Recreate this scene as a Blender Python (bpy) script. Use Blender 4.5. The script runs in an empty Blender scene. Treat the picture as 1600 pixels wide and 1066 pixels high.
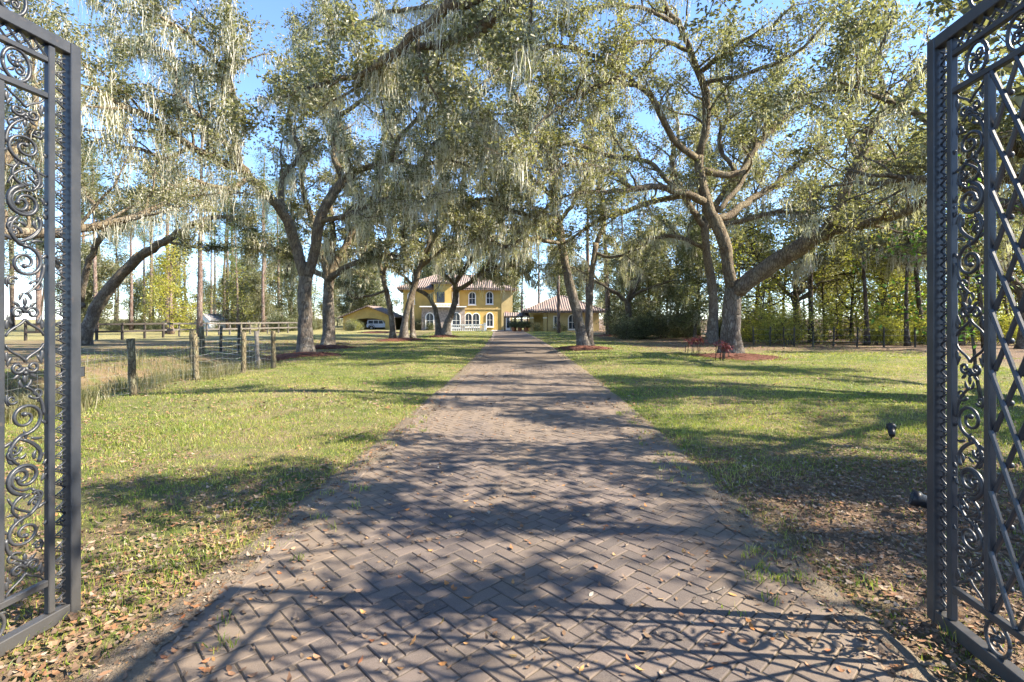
import bpy, math, random
import numpy as np
from math import radians, sin, cos, pi
S = bpy.context.scene
COL = S.collection
# ------------------------------------------------------------------ camera, sky, sun, exposure
CAMZ = 1.65
cam = bpy.data.cameras.new("camera"); cam_o = bpy.data.objects.new("camera", cam); COL.objects.link(cam_o)
cam_o.location = (0, 0, CAMZ); cam_o.rotation_euler = (radians(90), 0, 0)
cam.lens = 18.0; cam.sensor_width = 36.0; cam.shift_y = -0.0225; cam.clip_start = 0.05; cam.clip_end = 2000
S.camera = cam_o
SUN_EL, SUN_BACK = radians(38), radians(5)      # sun from the right, a little behind the camera
w = bpy.data.worlds.new("World"); S.world = w; w.use_nodes = True
wn = w.node_tree; bg = wn.nodes["Background"]
sky = wn.nodes.new("ShaderNodeTexSky"); sky.sky_type = 'NISHITA'; sky.sun_disc = False
sky.sun_elevation = SUN_EL; sky.sun_rotation = radians(95); sky.air_density = 1.0; sky.dust_density = 0.1; sky.ozone_density = 4.0; sky.altitude = 2500
wn.links.new(sky.outputs[0], bg.inputs[0]); bg.inputs[1].default_value = 0.13
sun = bpy.data.lights.new("sun", 'SUN'); sun.energy = 5.0; sun.angle = radians(0.53); sun.color = (1.0, 0.9, 0.74)
sun_o = bpy.data.objects.new("sun", sun); COL.objects.link(sun_o)
sdir = np.array([cos(SUN_EL)*cos(SUN_BACK), -cos(SUN_EL)*sin(SUN_BACK), sin(SUN_EL)])
sun_o.rotation_euler = (pi/2 - SUN_EL, 0, math.atan2(sdir[1], sdir[0]) + pi/2)
sun_o.location = (30, -10, 30)
S.view_settings.view_transform = 'Standard'; S.view_settings.look = 'None'
S.view_settings.exposure = 2.0; S.view_settings.gamma = 1.0; S.view_settings.use_curve_mapping = False
S.cycles.use_adaptive_sampling = True; S.cycles.adaptive_threshold = .03
S.cycles.max_bounces = 5; S.cycles.diffuse_bounces = 3; S.cycles.transmission_bounces = 4; S.cycles.glossy_bounces = 2

# ------------------------------------------------------------------ helpers
rng = np.random.default_rng(7)
def P(px, py, Y):
    """photo pixel at depth Y -> world point"""
    return ((px-800)/800*Y, Y, CAMZ + (497-py)/800*Y)
def ground_at(px, py):
    Y = CAMZ*800/(py-497); return ((px-800)/800*Y, Y)
def nrm(a): return a/np.maximum(np.linalg.norm(a, axis=-1, keepdims=True), 1e-9)

def mesh_np(name, V, faces, smooth=False):
    """faces: list of int arrays (n,k)"""
    me = bpy.data.meshes.new(name)
    V = np.ascontiguousarray(V, dtype=np.float32)
    faces = [np.asarray(f, dtype=np.int32) for f in faces if len(f)]
    nl = sum(f.size for f in faces); nf = sum(len(f) for f in faces)
    me.vertices.add(len(V)); me.vertices.foreach_set("co", V.ravel())
    me.loops.add(nl); me.loops.foreach_set("vertex_index", np.concatenate([f.ravel() for f in faces]))
    me.polygons.add(nf)
    tot = np.concatenate([np.full(len(f), f.shape[1], np.int32) for f in faces])
    st = np.concatenate([[0], np.cumsum(tot)[:-1]]).astype(np.int32)
    me.polygons.foreach_set("loop_start", st)
    me.polygons.foreach_set("use_smooth", np.full(nf, bool(smooth)))
    me.update(calc_edges=True)
    return me

class MB:
    """collects shapes in one mesh"""
    def __init__(s): s.V = []; s.F = {}; s.n = 0
    def add(s, V, faces):
        V = np.asarray(V, float)
        for f in faces:
            f = np.asarray(f)
            if f.size == 0: continue
            s.F.setdefault(f.shape[1], []).append(f + s.n)
        s.V.append(V); s.n += len(V)
    def box(s, a, b):
        x0, y0, z0 = a; x1, y1, z1 = b
        V = [(x0,y0,z0),(x1,y0,z0),(x1,y1,z0),(x0,y1,z0),(x0,y0,z1),(x1,y0,z1),(x1,y1,z1),(x0,y1,z1)]
        s.add(V, [np.array([(0,3,2,1),(4,5,6,7),(0,1,5,4),(1,2,6,5),(2,3,7,6),(3,0,4,7)])])
    def cbox(s, a, b, c=0.006):
        """box with chamfered vertical and horizontal edges"""
        a = np.array(a, float); b = np.array(b, float); m = (a+b)/2; h = (b-a)/2; c = min(c, h.min()*0.6)
        V = []; idx = {}
        for sx in (-1,1):
            for sy in (-1,1):
                for sz in (-1,1):
                    for ax in range(3):
                        p = np.array([sx*h[0], sy*h[1], sz*h[2]])
                        for k in range(3):
                            if k != ax: p[k] -= np.sign(p[k])*c
                        idx[(sx,sy,sz,ax)] = len(V); V.append(p+m)
        Q = []; T = []
        for ax in range(3):
            o = [k for k in range(3) if k != ax]
            for sg in (-1,1):
                q = []
                for (s1, s2) in ((-1,-1),(1,-1),(1,1),(-1,1)):
                    k = [0,0,0]; k[ax] = sg; k[o[0]] = s1; k[o[1]] = s2; q.append(idx[(*k,ax)])
                Q.append(q if (sg > 0) == (ax != 1) else q[::-1])
            for s1 in (-1,1):
                for s2 in (-1,1):
                    k0 = [0,0,0]; k0[ax] = -1; k0[o[0]] = s1; k0[o[1]] = s2; k1 = list(k0); k1[ax] = 1
                    Q.append([idx[(*k0,o[0])], idx[(*k1,o[0])], idx[(*k1,o[1])], idx[(*k0,o[1])]])
        for sx in (-1,1):
            for sy in (-1,1):
                for sz in (-1,1): T.append([idx[(sx,sy,sz,k)] for k in range(3)])
        s.add(V, [np.array(Q), np.array(T)])
    def tube(s, pts, rad, sides=6, cap=True, lump=0.0, flat=1.0, ref=None):
        pts = np.asarray(pts, float); n = len(pts)
        rad = np.broadcast_to(np.asarray(rad, float), (n,))
        t = np.gradient(pts, axis=0); t = nrm(t)
        if ref is None:
            av = nrm(t.mean(0)); ref = np.eye(3)[np.argmin(np.abs(av))]
        ref = np.asarray(ref, float)
        n1 = nrm(ref - (t@ref)[:,None]*t); n2 = np.cross(t, n1)
        an = np.arange(sides)*2*pi/sides
        rr = rad[:,None]*np.ones(sides)
        if lump:
            ph = rng.uniform(0, 6.28, 4)
            ii = np.arange(n)[:,None]
            rr = rr*(1+lump*(np.sin(2*an+ph[0]+ii*.55)*.6+np.sin(3*an+ph[1]-ii*.4)*.5+np.sin(5*an+ph[2]+ii*.3)*.3+rng.normal(0,.35,(n,sides))))
        V = pts[:,None,:] + rr[...,None]*(np.cos(an)[None,:,None]*n1[:,None,:]*flat + np.sin(an)[None,:,None]*n2[:,None,:])
        i = np.arange(n-1)[:,None]*sides; j = np.arange(sides)[None,:]; j2 = (j+1) % sides
        Q = np.stack([i+j, i+j2, i+sides+j2, i+sides+j], -1).reshape(-1,4)
        fs = [Q]
        if cap and sides > 2: fs.append(np.array([list(range(sides))[::-1]])); fs.append(np.array([[ (n-1)*sides+k for k in range(sides)]]))
        s.add(V.reshape(-1,3), fs)
    def bar(s, a, b, r, sides=6): s.tube([a, b], r, sides)
    def prism(s, poly, y0, y1):
        """polygon in xz extruded along y"""
        n = len(poly); V = [(x,y0,z) for x,z in poly]+[(x,y1,z) for x,z in poly]
        Q = np.array([(i,(i+1)%n,n+(i+1)%n,n+i) for i in range(n)])
        s.add(V, [Q, np.array([list(range(n))[::-1]]), np.array([list(range(n,2*n))])])
    def ball(s, c, r, seg=8, rings=5, sc=(1,1,1)):
        V = [(0,0,-1)]
        for i in range(1, rings):
            a = -pi/2+pi*i/rings
            for j in range(seg): V.append((cos(a)*cos(2*pi*j/seg), cos(a)*sin(2*pi*j/seg), sin(a)))
        V.append((0,0,1)); V = np.array(V)*r*np.array(sc)+np.array(c)
        T = [(0, 1+(j+1)%seg, 1+j) for j in range(seg)]; b = 1+(rings-2)*seg; e = len(V)-1
        T += [(e, b+j, b+(j+1)%seg) for j in range(seg)]
        Q = [(1+i*seg+j, 1+i*seg+(j+1)%seg, 1+(i+1)*seg+(j+1)%seg, 1+(i+1)*seg+j) for i in range(rings-2) for j in range(seg)]
        s.add(V, [np.array(T), np.array(Q)] if Q else [np.array(T)])
    def mesh(s, name, smooth=False):
        return mesh_np(name, np.concatenate(s.V), [np.concatenate(f) for f in s.F.values()], smooth)
    def build(s, name, mat, parent=None, smooth=False, **kw):
        return obj(name, s.mesh(name, smooth), mat, parent, **kw)

def tag(o, label=None, cat=None, group=None, kind=None):
    if label: o["label"] = label
    if cat: o["category"] = cat
    if group: o["group"] = group
    if kind: o["kind"] = kind
    return o
def obj(name, me, mat=None, parent=None, loc=None, rot=None, scale=None, **kw):
    o = bpy.data.objects.new(name, me); COL.objects.link(o)
    if mat is not None and me is not None and not me.materials: me.materials.append(mat)
    if parent: o.parent = parent
    if loc is not None: o.location = loc
    if rot is not None: o.rotation_euler = rot
    if scale is not None: o.scale = scale
    return tag(o, **kw)
def empty(name, loc=(0,0,0), rz=0, **kw):
    o = bpy.data.objects.new(name, None); COL.objects.link(o); o.location = loc; o.rotation_euler = (0,0,rz); o.empty_display_size = .3
    return tag(o, **kw)
def copy_tree(o, parent=None):
    c = o.copy(); COL.objects.link(c); c.parent = parent
    for ch in list(o.children): copy_tree(ch, c)
    return c
ORD = ["first","second","third","fourth","fifth","sixth","seventh","eighth","ninth","tenth","eleventh","twelfth","thirteenth","fourteenth","fifteenth","sixteenth","seventeenth","eighteenth","nineteenth","twentieth","twenty-first","twenty-second","twenty-third","twenty-fourth","twenty-fifth","twenty-sixth","twenty-seventh","twenty-eighth","twenty-ninth","thirtieth"]+["%d-th"%k for k in range(31,90)]

# ------------------------------------------------------------------ materials
class M:
    def __init__(s, name):
        s.m = bpy.data.materials.new(name); s.m.use_nodes = True; s.t = s.m.node_tree
        s.b = s.t.nodes["Principled BSDF"]; s.b.inputs["Roughness"].default_value = .8; s.b.inputs["Specular IOR Level"].default_value = .25
    def n(s, ty, **kw):
        x = s.t.nodes.new(ty)
        for k, v in kw.items(): setattr(x, k, v)
        return x
    def l(s, a, b): s.t.links.new(a, b)
    def pos(s): return s.n("ShaderNodeNewGeometry").outputs["Position"]
    def noise(s, scale, detail=4, rough=.55, vec=None, dist=0):
        x = s.n("ShaderNodeTexNoise"); x.inputs["Scale"].default_value = scale; x.inputs["Detail"].default_value = detail
        x.inputs["Roughness"].default_value = rough; x.inputs["Distortion"].default_value = dist
        s.l(vec if vec is not None else s.pos(), x.inputs["Vector"]); return x.outputs["Fac"]
    def ramp(s, fac, stops):
        x = s.n("ShaderNodeValToRGB"); e = x.color_ramp.elements
        while len(e) < len(stops): e.new(.5)
        for k, (p, c) in zip(e, stops): k.position = p; k.color = (*c, 1) if not np.isscalar(c) else (c,c,c,1)
        s.l(fac, x.inputs[0]); return x.outputs[0]
    def mix(s, f, a, b, mode='MIX'):
        x = s.n("ShaderNodeMix", data_type='RGBA', blend_type=mode)
        for sk, v in ((0, f), (6, a), (7, b)):
            if isinstance(v, (int, float)): x.inputs[sk].default_value = v
            elif isinstance(v, tuple): x.inputs[sk].default_value = (*v, 1)
            else: s.l(v, x.inputs[sk])
        return x.outputs[2]
    def math(s, op, a, b=None, clamp=False):
        x = s.n("ShaderNodeMath", operation=op, use_clamp=clamp)
        for k, v in ((0, a), (1, b)):
            if v is None: continue
            if isinstance(v, (int, float)): x.inputs[k].default_value = v
            else: s.l(v, x.inputs[k])
        return x.outputs[0]
    def sep(s, v=None):
        x = s.n("ShaderNodeSeparateXYZ"); s.l(v if v is not None else s.pos(), x.inputs[0]); return x.outputs
    def rampf(s, v, a, b):
        x = s.n("ShaderNodeMapRange"); x.inputs[1].default_value = a; x.inputs[2].default_value = b; s.l(v, x.inputs[0]); return x.outputs[0]
    def island(s): return s.n("ShaderNodeNewGeometry").outputs["Random Per Island"]
    def orand(s): return s.n("ShaderNodeObjectInfo").outputs["Random"]
    def color(s, c):
        if isinstance(c, tuple): s.b.inputs["Base Color"].default_value = (*c, 1)
        else: s.l(c, s.b.inputs["Base Color"])
        return s
    def bump(s, h, strength=.4, dist=.02):
        x = s.n("ShaderNodeBump"); x.inputs["Strength"].default_value = strength; x.inputs["Distance"].default_value = dist
        s.l(h, x.inputs["Height"]); s.l(x.outputs[0], s.b.inputs["Normal"]); return s
    def set(s, **kw):
        for k, v in kw.items(): s.b.inputs[k.replace("_", " ")].default_value = v
        return s
    def leafy(s, col, tr=.35, boost=1.0):
        """diffuse leaf with light coming through"""
        d = s.n("ShaderNodeBsdfDiffuse"); t2 = s.n("ShaderNodeBsdfTranslucent"); mx = s.n("ShaderNodeMixShader"); mx.inputs[0].default_value = tr
        g = s.n("ShaderNodeBsdfGlossy"); g.inputs["Roughness"].default_value = .45; mg = s.n("ShaderNodeMixShader"); mg.inputs[0].default_value = .035
        s.l(col, d.inputs[0]); s.l(s.mix(1.0, col, (1.0*boost, 1.05*boost, .55*boost), 'MULTIPLY'), t2.inputs[0])
        s.l(d.outputs[0], mx.inputs[1]); s.l(t2.outputs[0], mx.inputs[2]); s.l(mx.outputs[0], mg.inputs[1]); s.l(g.outputs[0], mg.inputs[2])
        s.l(mg.outputs[0], s.t.nodes["Material Output"].inputs[0]); s.t.nodes.remove(s.b); return s

def leaf_mat(name, stops, tr=.45, nscale=.35, boost=1.3):
    m = M(name)
    f = m.math('ADD', m.math('MULTIPLY', m.island(), .6), m.math('MULTIPLY', m.noise(nscale, 2), .55))
    return m.leafy(m.ramp(f, stops), tr, boost).m
def bark_mat(name, c0, c1, c2, scale=1.0, upper=None):
    m = M(name)
    mp = m.n("ShaderNodeMapping"); mp.inputs["Scale"].default_value = (1,1,.28); m.l(m.pos(), mp.inputs[0])
    v = m.n("ShaderNodeTexVoronoi", feature='DISTANCE_TO_EDGE'); v.inputs["Scale"].default_value = 11*scale; v.inputs["Randomness"].default_value = 1
    nz = m.n("ShaderNodeTexNoise"); nz.inputs["Scale"].default_value = 5; nz.inputs["Detail"].default_value = 5; m.l(mp.outputs[0], nz.inputs["Vector"])
    m.l(m.mix(.12, mp.outputs[0], nz.outputs["Color"], 'ADD'), v.inputs["Vector"])
    crack = m.rampf(v.outputs["Distance"], 0.0, .12)
    big = m.noise(1.1, 4)
    col = m.mix(m.ramp(big, [(.35, 0), (.65, 1)]), c0, c1)
    col = m.mix(m.ramp(m.noise(3.3, 5), [(.52, 0), (.68, 1)]), col, c2)
    if upper:   # resurrection fern and moss grow on the higher wood
        up = m.mix(m.ramp(m.noise(2.4, 5), [(.4, 0), (.62, 1)]), upper[0], upper[1])
        zz = m.math('ADD', m.sep()[2], m.math('MULTIPLY', m.math('SUBTRACT', m.noise(.9, 4), .5), 7.0))
        col = m.mix(m.math('MULTIPLY', m.rampf(zz, 1.5, 5.5), .85), col, up)
    col = m.mix(m.math('MULTIPLY', m.math('SUBTRACT', 1.0, crack), .6), col, tuple(x*.35 for x in c0))
    h = m.math('ADD', crack, m.math('MULTIPLY', m.noise(30, 4), .5))
    m.color(col).bump(h, .9, .03).set(Roughness=.95); return m.m

LIVE = [(.15,(.066,.07,.04)),(.45,(.135,.137,.08)),(.72,(.205,.2,.115)),(.95,(.3,.285,.165))]
m_leaf = leaf_mat("oak_leaf", LIVE)
m_leaf_y = leaf_mat("oak_leaf_yellow", [(.15,(.07,.073,.037)),(.5,(.142,.142,.07)),(.75,(.22,.21,.092)),(.95,(.35,.315,.105))])  # yellower, slightly paler oak foliage
m_leaf_dark = leaf_mat("evergreen_leaf", [(.15,(.05,.06,.035)),(.5,(.105,.12,.065)),(.95,(.21,.215,.11))])
m_leaf_bright = leaf_mat("understory_leaf", [(.15,(.13,.15,.035)),(.5,(.26,.27,.05)),(.75,(.4,.38,.08)),(.95,(.5,.44,.1))], .5)
m_leaf_fresh = leaf_mat("sapling_leaf", [(.15,(.04,.1,.015)),(.5,(.09,.19,.025)),(.95,(.22,.32,.05))], .45)
m_leaf_cyp = leaf_mat("cypress_leaf", [(.15,(.16,.18,.03)),(.5,(.32,.31,.05)),(.95,(.48,.41,.08))], .5)
m_needle = leaf_mat("pine_needle", [(.15,(.04,.075,.02)),(.5,(.085,.135,.035)),(.95,(.17,.22,.06))], .3)
m_redleaf = leaf_mat("cordyline_leaf", [(.15,(.035,.012,.016)),(.5,(.085,.022,.03)),(.95,(.19,.06,.07))], .3)
m_moss = leaf_mat("spanish_moss", [(.1,(.26,.245,.205)),(.5,(.42,.4,.34)),(.9,(.57,.545,.47))], .42, .5, 1.35)
m_bark = bark_mat("oak_bark", (.095,.075,.06), (.15,.13,.11), (.23,.21,.18), upper=((.13,.094,.056), (.21,.17,.1)))
m_bark_moss = m_bark
m_bark_pine = bark_mat("pine_bark", (.15,.10,.08), (.21,.155,.13), (.28,.24,.21), .7)
m_bark_dark = bark_mat("wood_bark", (.06,.045,.035), (.1,.08,.06), (.16,.14,.11))

def ground_material():
    m = M("ground_soil_and_turf"); x, y, z = m.sep()
    n1 = m.noise(.33, 4); n2 = m.noise(2.1, 5, .6); n3 = m.noise(24, 4, .65); n4 = m.noise(90, 3, .7)
    green = m.mix(n3, (.06,.085,.02), (.15,.17,.04))
    dry = m.mix(n3, (.16,.125,.06), (.3,.235,.125))
    litter = m.mix(n4, (.085,.055,.035), (.26,.175,.11))
    f = m.ramp(m.math('ADD', m.math('MULTIPLY', n1, .55), m.math('MULTIPLY', n2, .55)), [(.47,0),(.66,1)])
    c = m.mix(f, green, dry)
    near = m.math('MAXIMUM', m.math('MULTIPLY', m.rampf(y, 7.5, 3.0), m.ramp(n2, [(.35,0),(.6,1)])), m.math('MULTIPLY', m.rampf(x, 1.6, 2.3), m.rampf(m.math('ADD', y, m.math('MULTIPLY', n2, 2.0)), 7.5, 5.8)))
    right = m.math('MULTIPLY', m.rampf(m.math('SUBTRACT', y, m.math('MULTIPLY', n1, 5)), 21.0, 24.5), m.rampf(x, 5.5, 10))
    left = m.math('MULTIPLY', m.rampf(x, -7.6, -9.5), m.rampf(n2, .3, .55))
    woods = m.rampf(x, 16, 19)
    lf = m.math('MAXIMUM', m.math('MAXIMUM', near, right), m.math('MAXIMUM', m.math('MULTIPLY', left, .8), woods))
    c = m.mix(lf, c, litter)
    far = m.math('MULTIPLY', m.rampf(y, 34, 40), m.rampf(x, -9, -14))
    c = m.mix(m.math('MULTIPLY', far, .75), c, m.mix(n2, (.2,.2,.06), (.36,.31,.14)))
    c = m.mix(m.math('MULTIPLY', m.ramp(n4, [(.35,1),(.6,0)]), .45), c, (.03,.026,.014))
    m.color(c).bump(m.math('ADD', n3, m.math('MULTIPLY', n4, .7)), .8, .03).set(Roughness=.95); return m.m
m_ground = ground_material()
def paver_material(name, a, b, cdirt):
    m = M(name); x, y, z = m.sep()
    r = m.math('FRACT', m.math('ADD', m.island(), m.orand()))
    col = m.mix(r, a, b)
    fine = m.noise(160, 3, .8)
    col = m.mix(m.ramp(fine, [(.3,.0),(.75,.5)]), col, (.22,.185,.165))
    n1 = m.noise(.8, 5, .6); n2 = m.noise(5, 5, .6)
    edge = m.rampf(m.math('ABSOLUTE', m.math('SUBTRACT', x, m.math('MULTIPLY', y, .03))), .9, 1.8)
    dist = m.math('ADD', m.rampf(y, 4.2, 9.0), m.math('MULTIPLY', m.math('COSINE', m.math('MULTIPLY', m.math('SUBTRACT', x, m.math('MULTIPLY', y, .02)), 4.1)), .35))
    d = m.math('ADD', m.math('ADD', m.math('MULTIPLY', n1, .8), m.math('MULTIPLY', n2, .5)), m.math('ADD', m.math('MULTIPLY', edge, .3), m.math('MULTIPLY', dist, .32)))
    d = m.rampf(d, .62, .94)
    dirt = m.mix(m.noise(40, 4, .7), tuple(k*.7 for k in cdirt), cdirt)
    col = m.mix(m.math('MULTIPLY', d, .88), col, dirt)
    m.color(col).bump(m.math('ADD', fine, m.math('MULTIPLY', n2, .6)), .5, .006).set(Roughness=.92); return m.m
m_paver = paver_material("clay_paver", (.05,.041,.037), (.132,.1,.08), (.2,.153,.113))
m_border = paver_material("border_paver", (.115,.1,.088), (.165,.145,.125), (.2,.155,.118))
def simple(name, c, rough=.7, nscale=0, amt=.25, metal=0, bump=0):
    m = M(name)
    if nscale:
        n = m.noise(nscale, 5); m.color(m.mix(m.ramp(n, [(.3,0),(.7,1)]), tuple(k*(1-amt) for k in c), tuple(min(1,k*(1+amt)) for k in c)))
        if bump: m.bump(n, bump, .01)
    else: m.color(c)
    m.set(Roughness=rough, Metallic=metal); return m.m
_j = M("joint_sand"); _jy = _j.sep()[1]; _j.color(_j.mix(_j.rampf(_jy, 3.2, 7.5), _j.mix(_j.noise(9,5), (.045,.036,.026), (.11,.088,.06)), _j.mix(_j.noise(7,5), (.085,.065,.047), (.155,.118,.087)))).set(Roughness=.95); m_joint = _j.m
m_gate = M("painted_gate_steel"); _n = m_gate.noise(60, 4); m_gate.color(m_gate.mix(m_gate.ramp(m_gate.noise(6,5),[(.4,0),(.75,1)]), (.02,.023,.029), (.04,.042,.047)))
_rs = m_gate.ramp(m_gate.noise(17, 6, .7), [(.6,0),(.72,1)]); _ds = m_gate.math('MULTIPLY', m_gate.rampf(m_gate.sep()[2], .7, .05), .3)
m_gate.color(m_gate.mix(_ds, m_gate.mix(m_gate.math('MULTIPLY', _rs, .55), m_gate.mix(m_gate.ramp(m_gate.noise(6,5),[(.4,0),(.75,1)]), (.02,.023,.029), (.04,.042,.047)), (.085,.06,.045)), (.1,.085,.065)))
m_gate.bump(_n, .2, .003).set(Roughness=.42, Specular_IOR_Level=.5); m_gate = m_gate.m
m_post = bark_mat("weathered_post", (.11,.085,.052), (.17,.14,.085), (.22,.2,.12), 2.0)
m_post_dark = bark_mat("dark_post", (.05,.045,.035), (.09,.08,.06), (.14,.125,.1), 2.0)
m_wire = simple("galvanised_wire", (.3,.31,.3), .5, metal=.6)
m_rail = simple("weathered_rail", (.13,.115,.1), .85, 8, .35)
m_rail_dark = simple("dark_rail", (.05,.042,.036), .85, 8, .3)
m_stucco = simple("yellow_stucco", (.5,.345,.11), .9, 1.2, .14)
m_stucco2 = simple("pale_yellow_stucco", (.46,.35,.16), .9, 1.2, .14)
m_white = simple("white_paint", (.78,.76,.72), .6)
m_stone = simple("grey_stone_cladding", (.3,.25,.22), .9, 5, .4)
m_glass = simple("dark_window_glass", (.035,.045,.06), .08); 
m_darkwood = simple("dark_timber", (.045,.028,.02), .6)
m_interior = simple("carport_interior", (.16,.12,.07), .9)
m_concrete = simple("pale_concrete", (.42,.38,.34), .9, 3, .12)
m_black = simple("black_plastic", (.015,.015,.017), .4)
m_chrome = simple("worn_zinc", (.35,.35,.36), .35, metal=.8)
m_car = simple("white_car_paint", (.5,.51,.53), .25)
m_tyre = simple("tyre_rubber", (.02,.02,.02), .9)
m_shedroof = simple("grey_shingle", (.22,.21,.22), .9, 4, .2)
m_shed = simple("white_board", (.72,.73,.75), .7)
m_terra = simple("terracotta_pot", (.35,.14,.07), .8)
def tile_mat():
    m = M("barrel_roof_tile"); x, y, z = m.sep()
    wv = m.n("ShaderNodeTexWave", wave_type='BANDS', bands_direction='X'); wv.inputs["Scale"].default_value = 1.1; wv.inputs["Distortion"].default_value = .6; m.l(m.pos(), wv.inputs[0])
    wz = m.n("ShaderNodeTexWave", wave_type='BANDS', bands_direction='Z'); wz.inputs["Scale"].default_value = 1.6; wz.inputs["Distortion"].default_value = .8; m.l(m.pos(), wz.inputs[0])
    c = m.mix(m.noise(2.5, 5, .8), (.15,.108,.088), (.31,.245,.21))
    c = m.mix(m.math('MULTIPLY', m.ramp(wv.outputs["Fac"], [(.1,1),(.45,0)]), .4), c, (.08,.05,.045))
    m.color(c).bump(m.math('ADD', wv.outputs["Fac"], m.math('MULTIPLY', wz.outputs["Fac"], .3)), 1.0, .08); return m.m
m_tile = tile_mat()
def soil_mat():
    m = M("washed_soil"); n = m.noise(30, 5, .7); n2 = m.noise(3, 4)
    m.color(m.mix(m.noise(120, 3, .8), m.mix(n2, (.09,.065,.042), (.19,.15,.1)), m.mix(n, (.1,.075,.05), (.27,.215,.155)))).bump(m.math('ADD', n, m.noise(90, 3)), .9, .015); return m.m
m_soil = soil_mat()
def mulch_mat():
    m = M("red_mulch"); n = m.noise(28, 4, .7)
    m.color(m.mix(n, (.06,.026,.016), (.185,.068,.04))).bump(n, 1.0, .05); return m.m
m_mulch = mulch_mat()
def litter_mat():
    m = M("fallen_leaf"); r = m.math('FRACT', m.math('ADD', m.island(), m.orand()))
    c = m.ramp(r, [(0,(.2,.145,.095)),(.25,(.12,.07,.04)),(.45,(.25,.18,.115)),(.6,(.27,.12,.05)),(.78,(.18,.135,.1)),(.92,(.34,.28,.21)),(1,(.36,.17,.06))])
    c = m.mix(m.math('MULTIPLY', m.noise(60, 3), .5), c, (.1,.055,.03))
    m.color(c).set(Roughness=.75); return m.m
m_litter = litter_mat()
def orange_mat():
    m = M("orange_fallen_leaf"); r = m.orand()
    c = m.ramp(r, [(0,(.42,.16,.04)),(.3,(.5,.27,.1)),(.5,(.28,.09,.035)),(.7,(.4,.3,.19)),(.85,(.55,.3,.06)),(1,(.46,.42,.33))])
    m.color(m.mix(m.math('MULTIPLY', m.noise(70, 3), .4), c, (.12,.05,.02))).set(Roughness=.7); return m.m
m_orange = orange_mat()
def grass_mat(name, stops, tr=.4):
    m = M(name); f = m.math('ADD', m.math('MULTIPLY', m.island(), .45), m.math('MULTIPLY', m.noise(.6, 4, .6), .75))
    return m.leafy(m.ramp(f, stops), tr, 1.3).m
m_grass = grass_mat("lawn_grass", [(.2,(.06,.115,.018)),(.48,(.145,.21,.03)),(.68,(.29,.31,.055)),(.9,(.48,.41,.16))])
m_drygrass = grass_mat("tall_dry_grass", [(.2,(.06,.085,.025)),(.5,(.12,.125,.05)),(.72,(.19,.165,.09)),(.95,(.34,.29,.17))])

# ------------------------------------------------------------------ ground and driveway
def cxd(y):
    return np.interp(y, [-5, 3, 8, 14, 25, 40, 62, 90], [-.3, 0.02, .2, .33, .38, .2, -.4, -.9])
HW = 1.86
def vnoise(x, y, s, seed=0):
    r = np.random.default_rng(seed); a = 0
    for k in range(5):
        th = r.uniform(0, 6.28); f = s*(1.0+.9*k); a = a + np.sin(x*f*cos(th)+y*f*sin(th)+r.uniform(0,6.28))/(1+.5*k)
    return a/2.5
def gh(x, y):
    """terrain height"""
    x = np.asarray(x, float); y = np.asarray(y, float)
    d = np.abs(x-cxd(y))-HW
    wgt = np.clip(d/1.5, 0, 1)
    h = wgt*(.045*vnoise(x, y, .7, 1)+.02*vnoise(x, y, 2.4, 2)+.035)+ np.clip(d/.25, 0, 1)*.022
    ditch = np.exp(-((x+10.2+.25*np.sin(y*.6))/.9)**2)*np.clip((y-4)/3, 0, 1)*np.clip((24-y)/6, 0, 1)
    h = h - .62*ditch + .22*np.exp(-((x+12.3)/.9)**2)*np.clip((24-y)/6, 0, 1)*np.clip((y-4)/3,0,1)
    return h
xs = np.concatenate([[-600,-300,-150,-90,-60,-45,-36], np.arange(-30,-14,1.0), np.arange(-14,14.01,.25), np.arange(15,31,1.0), [36,45,60,90,150,300,600]])
ys = np.concatenate([[-300,-120,-50,-25,-12], np.arange(-6,26,.25), np.arange(26,60,1.0), [64,70,80,95,120,160,240,400,900]])
GX, GY = np.meshgrid(xs, ys); GZ = gh(GX, GY)
far = np.clip((np.abs(GX)-40)/60, 0, 1); GZ = GZ*(1-far)
nx, ny = len(xs), len(ys)
ii = (np.arange(ny-1)[:,None]*nx+np.arange(nx-1)[None,:]).ravel()
obj("ground", mesh_np("ground", np.stack([GX.ravel(), GY.ravel(), GZ.ravel()-.004], 1), [np.stack([ii, ii+1, ii+nx+1, ii+nx], 1)], True), m_ground,
    kind="structure", label="patchy lawn and leaf littered ground on both sides of the driveway")

drive = None
yy = np.arange(-1.0, 66.01, .5)
zs = np.interp(yy, [2.5, 4.5, 9], [.0255, .0275, .0298]); L = np.stack([cxd(yy)-HW+.02, yy, zs], 1); R = np.stack([cxd(yy)+HW-.02, yy, zs], 1)
k = len(yy); i = np.arange(k-1)
drive = obj("driveway", mesh_np("driveway", np.concatenate([L, R]), [np.stack([i, i+k, i+k+1, i+1], 1)]), m_joint,
            kind="structure", label="long straight driveway of herringbone clay pavers leading to the yellow house")
def paver_mesh(l, wd, ht, ch):
    mb = MB(); a, b = l/2, wd/2
    V = [(-a,-b,0),(a,-b,0),(a,b,0),(-a,b,0),(-a,-b,ht-ch),(a,-b,ht-ch),(a,b,ht-ch),(-a,b,ht-ch),(-a+ch,-b+ch,ht),(a-ch,-b+ch,ht),(a-ch,b-ch,ht),(-a+ch,b-ch,ht)]
    mb.add(V, [np.array([(0,1,5,4),(1,2,6,5),(2,3,7,6),(3,0,4,7),(4,5,9,8),(5,6,10,9),(6,7,11,10),(7,4,8,11),(8,9,10,11)])])
    return mb
PL, PW, J = .2032, .1016, .006
cells = []
N = 480
ang = radians(45-1.5); ca, sa = cos(ang), sin(ang)
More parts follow.
